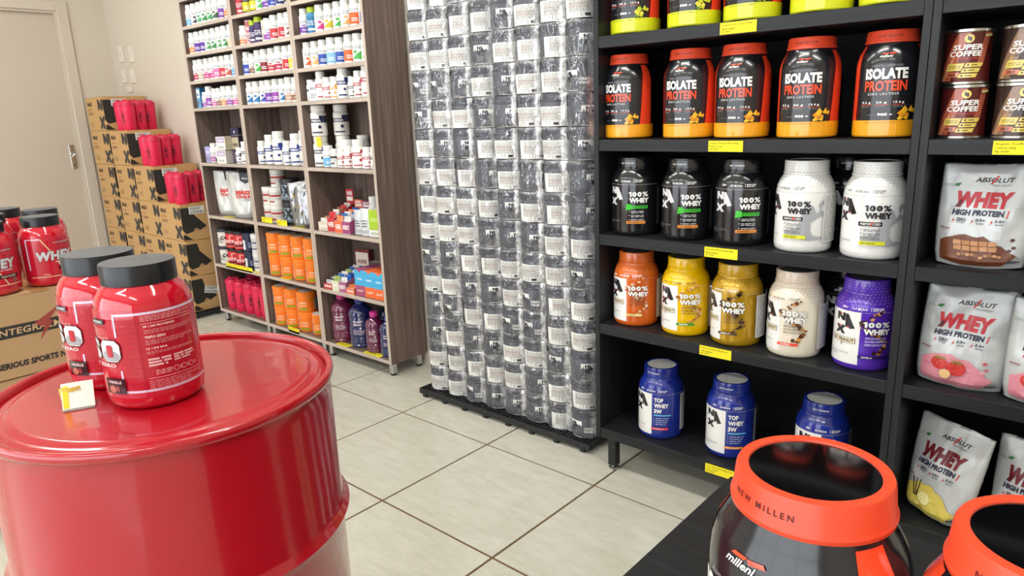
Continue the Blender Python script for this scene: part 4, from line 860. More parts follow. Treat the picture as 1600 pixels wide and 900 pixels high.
MB().grid(lambda a, b_: (-.03 + .035 * a, .014 - .01 * b_ - .006 * math.sin(a * 3), .002 + .036 * b_), 5, 4).grid(lambda a, b_: (.005 - .035 * a, .015 - .01 * b_ - .006 * math.sin((1 - a) * 3), .002 + .036 * b_), 5, 4).obj('yellow_card', [mat('yellow_card_paper', 'E9DE6A', .5)], t)

# ------------------------------------------------------------------ stock of the brown units
CACHE = {}
def bottle_kind(r, h, col, body='E8E8E4', cap='F0F0EC', style='band', neck=.62, gloss=.3):
    key = (r, h, col, body, cap, style, neck)
    if key in CACHE: return CACHE[key]
    k2 = (r, h, body, cap, neck)
    if k2 not in CACHE:
        hb = h * .79
        pf = [(r * .9, 0), (r, h * .02), (r, hb * .88), (r * .93, hb * .95), (r * neck, hb), (r * neck, hb * 1.03)]
        cf = [(r * neck * 1.05, hb * 1.01), (r * neck * 1.08, hb * 1.03), (r * neck * 1.08, h * .98), (r * neck, h)]
        if style == 'tub' or neck > .85:
            hb = h * .82; pf = [(r * .95, 0), (r, h * .02), (r, hb), (r * .94, hb * 1.01)]; cf = [(r * .95, hb), (r * 1.03, hb * 1.005), (r * 1.03, h * .985), (r * .97, h)]
        CACHE[k2] = (pf, MB().lathe(pf, 22).mesh('bottle_body', [mat('bottle_plastic_' + body, body, gloss)], .7), MB().lathe(cf, 22).mesh('cap', [mat('cap_plastic_' + cap, cap, .35)], .5))
    pf, bm_, cm_ = CACHE[k2]
    S = Sheet(); C2 = 2 * PI * r
    v0, v1 = h * .05, h * .64; dk = '8A8A9A'
    if style == 'band': S.rect(-C2 / 2, v0 + .03 * h, C2 / 2, h * .30, col); S.lines(-r * .9, h * .42, r * .9, h * .54, 2, dk, 3); S.rect(-r * .5, h * .33, r * .2, h * .38, col); S.lines(-r * .5, h * .14, r * .5, h * .22, 2, 'F4F4F4', 2)
    elif style == 'leaf': S.poly([(-r * .9, h * .12), (r * 1.1, h * .1), (r * 1.0, h * .42), (-r * .1, h * .26)], col); S.poly([(r * 1.3, h * .1), (r * 2.4, h * .1), (r * 2.4, h * .34)], col); S.lines(-r * .8, h * .46, r * .9, h * .58, 2, dk, 4); S.ell(-r * .2, h * .36, r * .35, h * .05, col, 9)
    elif style == 'block': S.rect(-r * 1.1, h * .08, r * 1.2, h * .46, col); S.lines(-r * .9, h * .5, r * .9, h * .6, 2, dk, 6); S.lines(-r * .5, h * .16, r * .6, h * .3, 2, 'F4F4F4', 5)
    elif style == 'pharm': S.rect(-r * 1.5, h * .44, r * 1.6, h * .56, col); S.rect(r * .3, h * .56, r * 1.5, h * .66, col); S.ell(r * .3, h * .3, r * .22, r * .22, col, 8); S.rect(-r * .8, h * .10, r * .6, h * .145, col); S.text('OMEGA', -r * .9, h * .47, r * .5, h * .53, 'F0F0F0', .04)
    elif style == 'full': S.rect(-C2 / 2, h * .05, C2 / 2, h * .64, col); S.lines(-r * .9, h * .3, r * .9, h * .5, 3, 'EEEEEE', 7); S.rect(-r * .6, h * .12, r * .8, h * .2, 'EEEEEE')
    elif style == 'redtub': S.rect(-r * 1.3, h * .50, r * 1.4, h * .62, col); S.rect(-r * 1.0, h * .18, r * .0, h * .27, col); S.lines(-r * 1.2, h * .3, r * 1.2, h * .46, 3, 'A8A8A4', 2); S.lines(-r * 1.2, h * .66, r * 1.0, h * .76, 2, 'A8A8A4', 3)
    elif style == 'xtub': 
        S.poly([(-r * .8, h * .12), (r * .9, h * .12), (r * .9, h * .26), (r * .35, h * .42), (r * .7, h * .74), (-r * .6, h * .74), (-r * .3, h * .42), (-r * .8, h * .26)], '8FA3B4'); S.text('X', -r * .5, h * .26, r * .6, h * .72, '1A1E26', .08); S.text('CUT', -r * .5, h * .14, r * .5, h * .22, '1A1E26', .05)
        S.rect(r * 1.3, h * .24, r * 2.1, h * .4, 'C8D2DA')
    elif style == 'preA': S.rect(-C2 / 2, h * .05, C2 / 2, h * .74, 'DAD6CE'); S.text('C4', -r * .3, h * .38, r * .5, h * .6, '2A2A2E', .05); S.lines(-r * 1.2, h * .2, r * .0, h * .5, 4, '3A3A40', 3); S.poly([(r * .2, h * .1), (r * 1.6, h * .1), (r * 1.6, h * .28), (r * .5, h * .3)], 'D8A81E'); S.rect(-r * 1.5, h * .5, -r * .9, h * .64, '3A3A40')
    elif style == 'preB': S.rect(-C2 / 2, h * .05, C2 / 2, h * .76, 'D03038'); S.text('NITRO', -r * 1.0, h * .3, r * 1.0, h * .46, 'E8D8D8', .04); S.rect(-r * .2, h * .5, -r * .1, h * .7, 'F0D8C0'); S.rect(-r * .2, h * .68, r * 1.0, h * .71, 'F0D8C0'); S.rect(-r * .9, h * .16, r * .9, h * .25, '4A1A20'); S.lines(-r * .7, h * .1, r * .7, h * .14, 1, 'F0C8C8', 4)
    elif style == 'navy': S.rect(-r * 1.5, h * .1, -r * .4, h * .62, 'E8E8E8'); S.ell(-r * .95, h * .4, r * .22, h * .1, '3A3A40', 8); S.lines(r * .0, h * .2, r * 1.4, h * .5, 4, '9AA0B8', 4)
    elif style == 'orange': S.rect(-r * 1.75, h * .06, -r * 1.05, h * .7, 'F2F0EC'); S.ell(-r * 1.3, h * .5, r * .22, h * .08, '2A5A5A', 8); S.text('WHEY', -r * .7, h * .44, r * .1, h * .5, 'FCE8D0', .04); S.lines(-r * .7, h * .26, r * .1, h * .4, 4, 'F8CFA0', 5); S.rect(-r * .8, h * .1, r * .2, h * .2, '8AA01E'); S.rect(-C2 / 2, h * .755, C2 / 2, h * .762, 'F8C890'); S.rect(r * .9, h * .1, r * 2.1, h * .66, 'B8B4AE' if col == 'X' else 'F07A14'); S.lines(r * 1.0, h * .12, r * 2.0, h * .64, 12, '807C78' if col == 'X' else 'F8A860', 6)
    me = S.build('bottle_label', cylmap(pf, r), PR, max(.006, r * .35))
    CACHE[key] = [('bottle_body', bm_), ('cap', cm_), ('bottle_label', me)]
    return CACHE[key]
CN = {'6AB4E0': 'light blue', '3A3A40': 'black', '3FA060': 'green', '2E8A4A': 'green', '2F5A3A': 'dark green', '7A3FA8': 'purple', 'E88A50': 'orange', '5A2F9A': 'violet', '4A9A4A': 'leaf green', 'F0C8A0': 'peach', 'B82850': 'crimson', 'C8BEA8': 'beige',
      'D03A88': 'magenta', 'E078B0': 'pink', 'C83038': 'red', 'C85A4A': 'brick red', '4A9AD0': 'blue', '9A4AB0': 'lilac', '8A5A48': 'brown', 'E8904A': 'orange', 'D870A8': 'rose', '2F4AB0': 'royal blue', '8A2030': 'dark red', 'E8D040': 'yellow',
      '2E78B8': 'blue', 'C8A080': 'tan', '9A6A50': 'brown', 'C8B820': 'olive yellow', 'E8642A': 'orange red', 'F0B070': 'pale orange', '2A4FA8': 'blue', '8AC0E0': 'sky blue', '48B04A': 'bright green', '1E2A6A': 'navy', 'B03040': 'red', 'E0A030': 'amber'}
def row(bay, s, items, y=2.066, h=.120, r=.0265, st='band', where=''):
    n = 0
    for k, it in enumerate(items):
        x, col = it[0], it[1]; o = it[2] if len(it) > 2 else {}
        rr_ = o.get('r', r); hh = o.get('h', h); kd = bottle_kind(rr_, hh, col, o.get('body', 'E8E8E4'), o.get('cap', 'F0F0EC'), o.get('st', st), o.get('neck', .78))
        yy = o.get('y', y) + Rr.uniform(-.003, .003)
        z = BZ[s] + o.get('z', 0)
        desc = o.get('d') or ('white bottle, ' + CN.get(col, 'coloured') + ' print')
        nm = o.get('n', 'supplement_bottle')
        lab = desc + ', ' + ORD[k] + ' from left, ' + (['top visible', 'second', 'third', 'fourth', 'fifth', 'sixth', 'seventh', 'bottom'][s]) + ' shelf of ' + BN[bay] + ' brown unit'
        if o.get('lab'): lab = o['lab']
        w = lab.split()
        place(nm, kd, (x, yy, z + .0005), math.radians(o.get('rz', 45) + Rr.uniform(-15, 15)), lab, o.get('cat', 'bottle'), 'stock on shelf ' + str(s + 1) + ' of the ' + BN[bay] + ' brown unit')
lf = dict(st='leaf'); bk = dict(st='block')
row(0, 0, [(-4.29, '6AB4E0'), (-4.225, '3A3A40', lf), (-4.16, '3FA060', lf), (-4.095, '2E8A4A', lf), (-4.03, '3FA060', lf), (-3.965, '2F5A3A', lf), (-3.90, '7A3FA8', bk), (-3.83, 'E88A50')])
row(0, 1, [(-4.29, 'E88A50'), (-4.225, '5A2F9A', bk), (-4.16, '5A2F9A', bk), (-4.095, '4A9A4A', lf), (-4.03, '2E8A4A', lf), (-3.965, '4A9A4A', lf), (-3.90, '2E8A4A', lf), (-3.83, 'F0C8A0')])
row(0, 2, [(-4.29, 'B82850'), (-4.225, 'C8BEA8'), (-4.16, 'D03A88'), (-4.095, 'D03A88'), (-4.03, 'E078B0', bk), (-3.965, 'C83038', bk), (-3.90, 'C85A4A', lf), (-3.83, '4A9AD0')])
row(0, 3, [(-4.235, '9A4AB0', dict(h=.09, r=.021)), (-4.175, '9A4AB0', dict(st='block')), (-4.11, 'D870A8', dict(h=.105)), (-4.055, '8A5A48', dict(h=.105, r=.021)), (-3.99, 'E8904A', dict(h=.112, r=.028)), (-3.925, '9A4AB0', dict(h=.11)), (-3.86, 'D870A8', dict(h=.112)), (-3.80, 'C83038', dict(h=.108))])
lime = dict(body='3A2560', cap='B8D020', st='full')
row(1, 0, [(-3.70, 'C03040', dict(st='full', body='4A1A20', cap='2A2A2A', d='dark red supplement bottle')), (-3.63, 'D8D020', dict(st='block', body='22222A', cap='B8D020', d='black bottle, yellow print')), (-3.565, 'D8D020', dict(st='block', body='22222A', cap='B8D020', d='black bottle with lime cap')), (-3.50, '48B04A', lf), (-3.44, '7A3FA8'), (-3.375, '2F4AB0'), (-3.31, '1E2A6A', bk), (-3.24, '3A3A40')])
row(1, 1, [(-3.70, 'E88A50', dict(h=.1)), (-3.60, '3A2560', dict(h=.115, r=.022, **lime, d='dark purple bottle with lime cap')), (-3.545, '3A2560', dict(h=.128, **lime, d='taller dark purple bottle with lime cap')), (-3.455, '9A4AB0', dict(h=.112)), (-3.39, 'C83038', dict(h=.12, r=.028, st='block')), (-3.322, 'C83038', dict(h=.122, st='block', r=.027)), (-3.262, '8A5A48', dict(st='leaf')), (-3.215, 'C83038', dict(r=.02))])
row(1, 2, [(-3.705, '2F4AB0', bk), (-3.648, '8A5A48', dict(h=.108, r=.021)), (-3.585, '48B04A', lf), (-3.52, '8A2030', bk), (-3.452, 'C83038', dict(r=.028)), (-3.382, 'B82850', dict(r=.028, h=.124)), (-3.315, 'C83038', bk), (-3.25, 'E8D040', bk)])
row(1, 3, [(-3.70, '2E78B8', lf), (-3.635, '2E78B8', lf), (-3.57, '2F4AB0', lf), (-3.508, '7A3FA8', bk), (-3.445, '9A4AB0', dict(st='block', h=.122, r=.027)), (-3.38, '2E78B8', lf), (-3.315, 'C8A080', dict(h=.124, r=.027)), (-3.25, '9A6A50')])
row(2, 1, [(-3.125, '7A3FA8'), (-3.06, '2E78A8', dict(st='full', body='3A88B0', cap='B8D020', d='teal bottle with lime cap')), (-2.992, 'D03A88', dict(st='leaf', r=.028, h=.122)), (-2.922, 'C8B820', dict(st='leaf', r=.028)), (-2.855, '48B04A', lf), (-2.79, 'F0B070', dict(st='leaf', r=.028, h=.125)), (-2.722, 'E8642A', dict(st='block', r=.028, h=.125)), (-2.66, '2A4FA8', dict(st='block', r=.026, h=.12))], h=.12)
row(2, 2, [(-3.125, 'E8642A', lf), (-3.06, 'F0B070', lf), (-2.992, '2A4FA8', dict(st='block', r=.028)), (-2.922, '8AC0E0', dict(st='block', r=.03, h=.124)), (-2.855, '2A4FA8', bk), (-2.79, 'E8642A', dict(st='block', r=.028, h=.126)), (-2.722, '48B04A', dict(st='leaf', r=.028, h=.124)), (-2.66, '48B04A', lf)], h=.12)
ph = 'pharm'
row(2, 3, [(-3.12, '3A3A40', dict(h=.1, st=ph)), (-3.04, 'B03040', dict(h=.135, r=.027, st=ph)), (-2.985, 'B03040', dict(h=.105, st=ph)), (-2.925, 'E0A030', dict(h=.105, st=ph)), (-2.855, '1E2A6A', dict(h=.145, r=.03, st=ph)), (-2.79, '3A3A40', dict(h=.098, r=.021, st=ph)), (-2.74, 'B03040', dict(h=.12, r=.023, st=ph)), (-2.68, 'B03040', dict(h=.155, r=.028, st=ph))])
row(2, 3, [(-2.985, 'C8BEA8', dict(h=.14, lab='rear white bottle on the fourth shelf of the right brown unit, left one')), (-2.80, 'C8BEA8', dict(h=.15, lab='rear white bottle on the fourth shelf of the right brown unit, right one'))], y=2.18, r=.03)
# boxes among the bottles
def carton_small(name, x, y, z, w, d, h, rz, cf, cs, ctop, lab, prints=None, cat='box', grp=None):
    t = empty(name, (x, y, z), math.radians(rz), lab, cat, grp)
    mats = [mat('carton_' + c_, c_, .5) for c_ in (cf, cs, ctop)]
    m = MB().box((-w / 2, -d / 2, 0), (w / 2, d / 2, h)); m.m = [1, 2, 0, 1, 1, 1]
    m.obj('carton_body', mats, t, bevel=.0008)
    if prints:
        S = Sheet(); prints(S, w, h); link('front_print', S.build('front_print', frontmap(-d / 2), PR), t)
    return t
def pr(colr_, txt='WHEY', tc_='FFFFFF'):
    def f(S, w, h): S.rect(-w * .45, h * .5, w * .45, h * .92, colr_); S.text(txt, -w * .35, h * .6, w * .35, h * .72, tc_, .04); S.lines(-w * .38, h * .12, w * .38, h * .4, 3, '707078', 3)
    return f
carton_small('supplement_box', -4.292, 2.085, BZ[3], .045, .07, .118, 0, '6FA8D0', '2A6CA8', 'E8E8E8', 'slim pale blue box at the left end of the fourth shelf', pr('E8F0F4', 'BIO', '2A6CA8'))
carton_small('supplement_box', -3.652, 2.085, BZ[1], .045, .05, .125, 20, 'E8B8BC', 'D8A8B0', 'E8D8D8', 'pale pink carton between bottles on the second shelf of the middle brown unit', pr('C87078', 'BCAA'))
carton_small('supplement_box', -3.50, 2.085, BZ[1], .034, .05, .11, 20, 'EDE4D4', 'E0D8C8', 'F0F0EA', 'cream carton between bottles on the second shelf of the middle brown unit', pr('E8DCC8', 'ZMA', '7A5A3A'))
carton_small('supplement_box', -3.082, 2.062, BZ[3], .05, .04, .088, 25, 'E8E8EA', 'D8D8DC', '2A2E55', 'small white carton with navy flap on the fourth shelf of the right brown unit', pr('E8E8EA', 'D3', '22264A'))
# fifth shelf, left unit
bl = dict(cat='bottle')
row(0, 4, [(-4.215, 'B060A0', dict(h=.115, r=.024, st='band')), (-4.165, '3A3A40', dict(h=.095, r=.02)), (-3.905, '3A2A50', dict(h=.09, r=.024, st=ph)), (-3.845, '3A2A50', dict(h=.125, r=.022, st=ph)), (-3.80, '3A3A40', dict(h=.12, r=.02, st=ph))])
carton_small('display_box', -4.20, 2.16, BZ[4], .05, .08, .13, 15, '5A5080', '4A4068', '6A6090', 'purple display box with a raised header, behind the bottles on the left fifth shelf', pr('6A60A0', 'MAX'))
carton_small('display_box', -4.18, 2.2, BZ[4] + .13, .07, .03, .07, 15, '3C3656', '2E2A45', '3C3656', 'dark purple header card with a small white emblem standing on the purple box', lambda S, w, h: (S.text('MAX', -w * .25, h * .25, w * .25, h * .4, 'E8E8F0', .03), S.ell(0, h * .65, w * .1, h * .12, 'E8E8F0', 8)))
carton_small('display_box', -4.285, 2.08, BZ[4], .04, .06, .095, 20, 'A8A4D0', '8A84B8', 'B8B4D8', 'lavender carton at the left end of the left fifth shelf', pr('A8A4D8', 'COLA'))
for j in range(2): carton_small('supplement_box', -4.07 + .012 * j, 2.10, BZ[4] + j * .078, .085, .15, .076, 8, 'ECE8E0', 'C8C0A8' if j else 'D8D0C8', 'D8D4CC', ('lower' if j == 0 else 'upper') + ' white carton with lilac print in the stack on the left fifth shelf', lambda S, w, h: (S.rect(-w * .45, h * .55, w * .45, h * .95, 'B8A8C8'), S.text('COLLAGEN', -w * .3, h * .65, w * .3, h * .8, 'F4F0F4', .03), S.lines(-w * .3, h * .12, w * .3, h * .3, 2, '6A6070', 2)))
carton_small('supplement_box', -3.985, 2.13, BZ[4] + .0, .07, .1, .16, 8, '4A3550', '3A2A44', 'D0CCC0', 'dark plum carton beside the white cartons on the left fifth shelf', pr('B8B090', 'OMEGA', '3A2A44'))
# fifth shelf, middle unit
nv = '22388A'
row(1, 4, [(-3.69, nv, dict(h=.128, r=.027)), (-3.605, nv, dict(h=.16, r=.031)), (-3.515, nv, dict(h=.178, r=.036)), (-3.435, nv, dict(h=.128, r=.027)), (-3.345, nv, dict(h=.165, r=.035)), (-3.262, nv, dict(h=.18, r=.03))], y=2.085, st='pharm')
row(1, 4, [(-3.40, 'C8BEA8', dict(h=.165, r=.034, lab='plain white bottle in the rear of the middle fifth shelf, the left one')), (-3.29, 'C8BEA8', dict(h=.19, r=.036, lab='plain white bottle in the rear of the middle fifth shelf, the right one'))], y=2.18, st='pharm')
# fifth shelf, right unit
dkn = '20264A'
for k, (x, y) in enumerate([(-3.118, 2.085), (-3.035, 2.16)]):
    for j in range(2): place('supplement_bottle', bottle_kind(.039, .15, dkn, 'E4E2DC', 'E8E6E0', 'pharm', .82), (x, y, BZ[4] + .0005 + j * .151), .75, 'big white bottle with navy band, ' + ('lower' if j == 0 else 'upper') + ' of the ' + ('left' if k == 0 else 'rear') + ' pair, right fifth shelf', 'bottle', 'big stacked white bottles')
row(2, 4, [(-3.045, '6AB4E0', dict(h=.105, r=.028, st='block')), (-2.985, '3A3A40', dict(h=.09, r=.024, st='redtub')), (-2.925, 'B03040', dict(h=.092, r=.024)), (-2.868, 'B03040', dict(h=.105, r=.026)), (-2.79, 'B03040', dict(h=.135, r=.034)), (-2.73, 'B03040', dict(h=.1, r=.025)), (-2.675, dkn, dict(h=.1, r=.022))], y=2.07, st='pharm')
row(2, 4, [(-2.985, 'C8BEA8', dict(h=.13, r=.034, lab='plain white bottle in the rear of the right fifth shelf, leftmost')), (-2.915, 'C8BEA8', dict(h=.15, r=.034, y=2.19, lab='plain white bottle in the rear of the right fifth shelf, middle')), (-2.70, 'C8BEA8', dict(h=.14, r=.03, lab='plain white bottle in the rear of the right fifth shelf, rightmost'))], y=2.15, st='pharm', )
t = empty('price_tag', (-3.07, 2.042, BZ[4] + .105), math.radians(20), 'small yellow tag on the pale blue bottle of the right fifth shelf', 'price tag')
MB().box((-.014, -.001, -.004), (.014, .001, .044)).obj('tag_card', [mat('amber_tag', 'F2C818', .5)], t)
# sixth shelf, left: pouches
WPM = mat('white_pouch_foil', 'CFD0CE', .3, .15)
for k, (x, y, a) in enumerate([(-4.22, 2.125, 22), (-4.095, 2.14, 20), (-3.985, 2.10, 18)]):
    pouch('mass_gainer_pouch', (x, y, BZ[5]), math.radians(a + 10), 0, .185, .27, .035, 'white pouch with red lettering and black patch, ' + ['leftmost', 'middle', 'rightmost'][k] + ' on left sixth shelf', 'pouch', 'white pouches with red lettering', 'mass', 20 + k, .02, WPM, .14)
# sixth shelf, middle: tubs
wt = dict(body='E4E3DC', cap='E4E3DC', n='supplement_tub', cat='tub', st='redtub', neck=.95, r=.043, h=.105)
def tub(x, y, z, r, h, col, body, cap, st, lab, grp, rz=50): place('supplement_tub', bottle_kind(r, h, col, body, cap, st, .95), (x, y, z + .0005), math.radians(rz), lab, 'tub', grp)
for k, (x, y, l, nm) in enumerate([(-3.69, 2.10, 0, 'lower left'), (-3.69, 2.10, 1, 'upper left'), (-3.60, 2.09, 0, 'lower right'), (-3.60, 2.09, 1, 'middle right'), (-3.62, 2.12, 2, 'topmost')]):
    tub(x, y, BZ[5] + l * .098, .043, .097, 'A82C34', 'E2E1DA', 'E6E5DF', 'redtub', 'white tub with red bands, ' + nm + ' of the stack on the middle sixth shelf', 'white tubs with red bands', 35)
for l in range(2): tub(-3.475, 2.10, BZ[5] + l * .125, .052, .124, 'A9BCCB', '1B1D22', '2A2C32', 'xtub', 'black tub with pale X mark, ' + ('lower' if l == 0 else 'upper') + ' of two on the middle sixth shelf', 'black tubs with X mark', 30)
for l in range(2): tub(-3.40, 2.185, BZ[5] + l * .125, .05, .124, 'A9BCCB', '1B1D22', '2A2C32', 'xtub', 'black tub in the rear of the middle sixth shelf, ' + ('lower' if l == 0 else 'upper') + ' one', 'rear black tubs', 30)
pouch('silver_pouch', (-3.29, 2.07, BZ[5]), math.radians(30), math.radians(-6), .15, .245, .04, 'crinkled silver and black pouch at the right end of the middle sixth shelf', 'pouch', None, 'silver', 31, .02, mat('silver_foil', '9A9A9C', .22, .8))
# sixth shelf, right: bars, sachets, flasks
def tray(x, y, z, w, d, h, rz, c1, c2, lab, txt, n=0, sach=None, header=0, grp='open display boxes of sachets'):
    t = empty('display_box', (x, y, z), math.radians(rz), lab, 'display box', grp)
    m1 = mat('carton_' + c1, c1, .45); m2 = mat('carton_' + c2, c2, .5)
    m = MB().box((-w / 2, -d / 2, 0), (w / 2, d / 2, .002), 1).box((-w / 2, -d / 2, .002), (w / 2, -d / 2 + .002, h * .55)).box((-w / 2, d / 2 - .002, .002), (w / 2, d / 2, h))
    k = len(m.v)
    for s in (-1, 1):
        x_ = s * w / 2; k = len(m.v); e = .0018 * s
        m.v += [(x_, -d / 2, 0), (x_, d / 2, 0), (x_, d / 2, h), (x_, -d / 2, h * .55), (x_ - e, -d / 2, 0), (x_ - e, d / 2, 0), (x_ - e, d / 2, h), (x_ - e, -d / 2, h * .55)]
        m.f += [(k, k + 1, k + 2, k + 3), (k + 7, k + 6, k + 5, k + 4), (k + 3, k + 2, k + 6, k + 7)]; m.m += [0, 1, 1]
    m.obj('carton_tray', [m1, m2], t)
    if header: MB().box((-w / 2, d / 2 - .001, h), (w / 2, d / 2 + .001, h + header)).obj('header_card', [m1], t)
    S = Sheet(); S.text(txt, -w * .4, h * .2, w * .4, h * .4, 'F4ECE8', .04)
    if header:
        S2 = Sheet(); S2.rect(-w * .4, h + header * .15, w * .4, h + header * .45, 'F0ECE4'); S2.text(txt, -w * .38, h + header * .55, w * .38, h + header * .85, 'F4ECE8', .04); link('header_print', S2.build('header_print', frontmap(d / 2 - .0012), PR), t)
    link('front_print', S.build('front_print', frontmap(-d / 2), PR), t)
    if sach:
        for i in range(n):
            yy = -d / 2 + .008 + (d - .016) * i / max(1, n - 1); cc = sach[i % len(sach)]
            e = empty('sachet', (0, 0, 0), 0, 'slim ' + cc[1] + ' sachet, ' + ORD[i] + ' from the front in the display box marked ' + txt + (' high' if z > .6 else ' low'), 'sachet', 'sachets in display boxes')
            e.matrix_world = Matrix.Translation((x, y, z)) @ Matrix.Rotation(math.radians(rz), 4, 'Z') @ Matrix.Translation((0, yy, .004))
            e.rotation_mode = 'XYZ'
            m = MB(); ww = w * .42; hh = h * (.75 + .3 * i / max(1, n - 1))
            fnn = lambda sgn: (lambda a, b_: ((a - .5) * 2 * ww * sgn, -sgn * .003 * math.sin(PI * b_) * (1 - (2 * a - 1) ** 2) - sgn * .0004 + .01 * b_, hh * b_))
            m.grid(fnn(1), 6, 6).grid(fnn(-1), 6, 6); m.obj('sachet_foil', [mat('foil_' + cc[0], cc[0], .28, .2)], e, smooth=1.2)
            S3 = Sheet(); S3.rect(-ww * .6, hh * .35, ww * .6, hh * .62, 'F0F0F0'); link('sachet_print', S3.build('sachet_print', lambda u, v, o: (u, -.003 * math.sin(PI * v / hh) * (1 - (u / ww) ** 2) - .0006 - o + .01 * v / hh, v), PR, ww / 3), e)
WS, RS, BS, BR_, SV, GS = ('E0DEDC', 'white'), ('C83038', 'red'), ('2E6CC0', 'blue'), ('8A5A3A', 'brown'), ('B8BCC0', 'silver'), ('98B060', 'green')
z6 = BZ[5]
tray(-3.115, 2.10, z6, .07, .12, .08, 12, 'D8C8B8', 'CDBFA8', 'cream display box with brown bars at the left end of the right sixth shelf', 'BAR', 5, [WS, ('B07848', 'tan'), BR_])
tray(-3.04, 2.11, z6, .05, .15, .13, 10, 'C2303A', 'E0D8D0', 'red display box with tall header on the right sixth shelf', 'WAFER', 6, [RS, WS, BR_], .07)
tray(-2.975, 2.11, z6, .055, .15, .11, 8, 'E8704A', 'E0C8B0', 'orange display box on the right sixth shelf holding blue sachets', 'GEL', 6, [('E88A60', 'orange'), BS, WS], .04)
tray(-2.912, 2.11, z6, .055, .15, .11, 8, 'A04878', 'D8C8D0', 'plum display box on the right sixth shelf holding pale sachets', 'ENERGY', 6, [WS, SV, BS], .035)
def sach_pack(x, y, z, w, h, rz, col, lab, capcol=None):
    t = empty('squeeze_pouch', (x, y, z), math.radians(rz), lab, 'pouch')
    m = MB(); fn = lambda s: (lambda a, b_: ((a - .5) * w * (1 - .12 * b_) * s, -s * (.016 * (1 - b_) ** .6 * max(0, 1 - (2 * a - 1) ** 2) ** .5 + .0004), h * b_))
    m.grid(fn(1), 10, 10).grid(fn(-1), 10, 10); m.obj('pouch_body', [mat('foil_' + col, col, .3, .2)], t, smooth=1.3)
    if capcol: MB().lathe([(.013, h - .004), (.013, h + .03), (.012, h + .032)], 14).obj('cap', [mat('cap_plastic_' + capcol, capcol, .35)], t, smooth=.6)
    S = Sheet(); S.lines(-w * .3, h * .3, w * .3, h * .6, 3, '6A6A72', 3); S.rect(-w * .35, h * .1, w * .35, h * .2, 'B0B4B8'); link('pouch_print', S.build('pouch_print', lambda u, v, o: (u, -(.016 * (1 - v / h) ** .6 * max(0, 1 - (2 * u / w) ** 2) ** .5 + .0012 + o), v), PR, w / 10, [h * .2, h * .4]), t)
sach_pack(-2.845, 2.075, z6, .058, .12, 15, 'C9CDD0', 'silver squeeze pouch, left of two before the white flasks'); sach_pack(-2.78, 2.07, z6, .062, .13, 15, 'D5D8DA', 'silver squeeze pouch, right of two before the white flasks')
row(2, 5, [(-2.82, 'C8D080', dict(h=.178, r=.026, st='band', lab='tall white flask behind the silver pouches on the right sixth shelf, left one', y=2.15)), (-2.735, 'C8D080', dict(h=.178, r=.026, lab='tall white flask behind the lime carton on the right sixth shelf, right one', y=2.15))])
carton_small('supplement_box', -2.70, 2.085, z6 + .035, .075, .06, .095, 12, 'A6C82A', '9ABC28', 'E0E4D0', 'lime green carton at the right end of the right sixth shelf', lambda S, w, h: S.lines(-w * .35, h * .4, w * .35, h * .6, 2, 'D8E8A0', 2))
carton_small('supplement_box', -2.70, 2.085, z6, .078, .062, .034, 12, 'E6E8E2', 'DCDED8', 'E6E8E2', 'low white carton under the lime green one', lambda S, w, h: S.lines(-w * .35, h * .3, w * .35, h * .7, 2, '8A9A60', 2))
# seventh shelf, left: small tubs two high
z7 = BZ[6]
for k, (x, st, body, cap, nm) in enumerate([(-4.262, 'preA', 'D8D4CC', '2A2E3C', 'white tub with dark lid'), (-4.158, 'preB', 'C82C36', '141416', 'red tub with black lid'), (-4.056, 'preB', 'C82C36', '141416', 'red tub with black lid'), (-3.952, 'navy', '1E2448', '1A1E3C', 'navy tub with white patch'), (-3.85, 'redtub', 'E0E0DE', 'E4E4E2', 'white tub')]):
    for l in range(2): tub(x, 2.085, z7 + l * .111, .046, .110, '6A6A8A' if k == 4 else '-', body, cap, st, nm + ', ' + ('lower' if l == 0 else 'upper') + ' in ' + ORD[k] + ' pair, left seventh shelf', 'small tubs stacked two high', 40)
    if k in (1, 2, 3):
        for l in range(2): tub(x + .02, 2.19, z7 + l * .111, .046, .110, '-', body, cap, st, nm + ' in the rear, ' + ('lower' if l == 0 else 'upper') + ', behind the ' + ORD[k] + ' pair', 'rear small tubs', 40)
# orange tubs
for k, x in enumerate((-3.665, -3.548, -3.428, -3.31)):
    for l in range(2):
        tub(x, 2.09 + .004 * k, z7 + l * .123, .053, .122, '-', 'F57A12', 'F4821E', 'orange', 'orange tub, ' + ('lower' if l == 0 else 'upper') + ' in the ' + ORD[k] + ' stack of the middle seventh shelf', 'orange tubs', 48)
        if k == 3 and l == 1: continue
        tub(x, 2.09 + .004 * k, BZ[7] + l * .115, .055 if k < 3 else .048, .114, 'X' if (k == 2 and l == 1) else '-', 'F57A12', 'F4821E', 'orange', 'orange tub, ' + ('lower' if l == 0 else 'upper') + ' in the ' + ORD[k] + ' stack of the bottom middle shelf', 'orange tubs', 48)
# white discs on the top orange tubs
DSC = MB().lathe([(.045, 0), (.045, .0008)], 28).mesh('lid_disc', [mat('lid_disc_paper', 'D8D0C8', .4)])
for o in list(C.objects):
    if o.name.startswith('supplement_tub') and o.get('label', '').startswith('orange tub, upper') or (o.get('label') == 'orange tub, lower in the fourth stack of the bottom middle shelf'):
        z = max(c_.bound_box[1][2] for c_ in o.children); link('lid_disc', DSC, o, (0, 0, z))
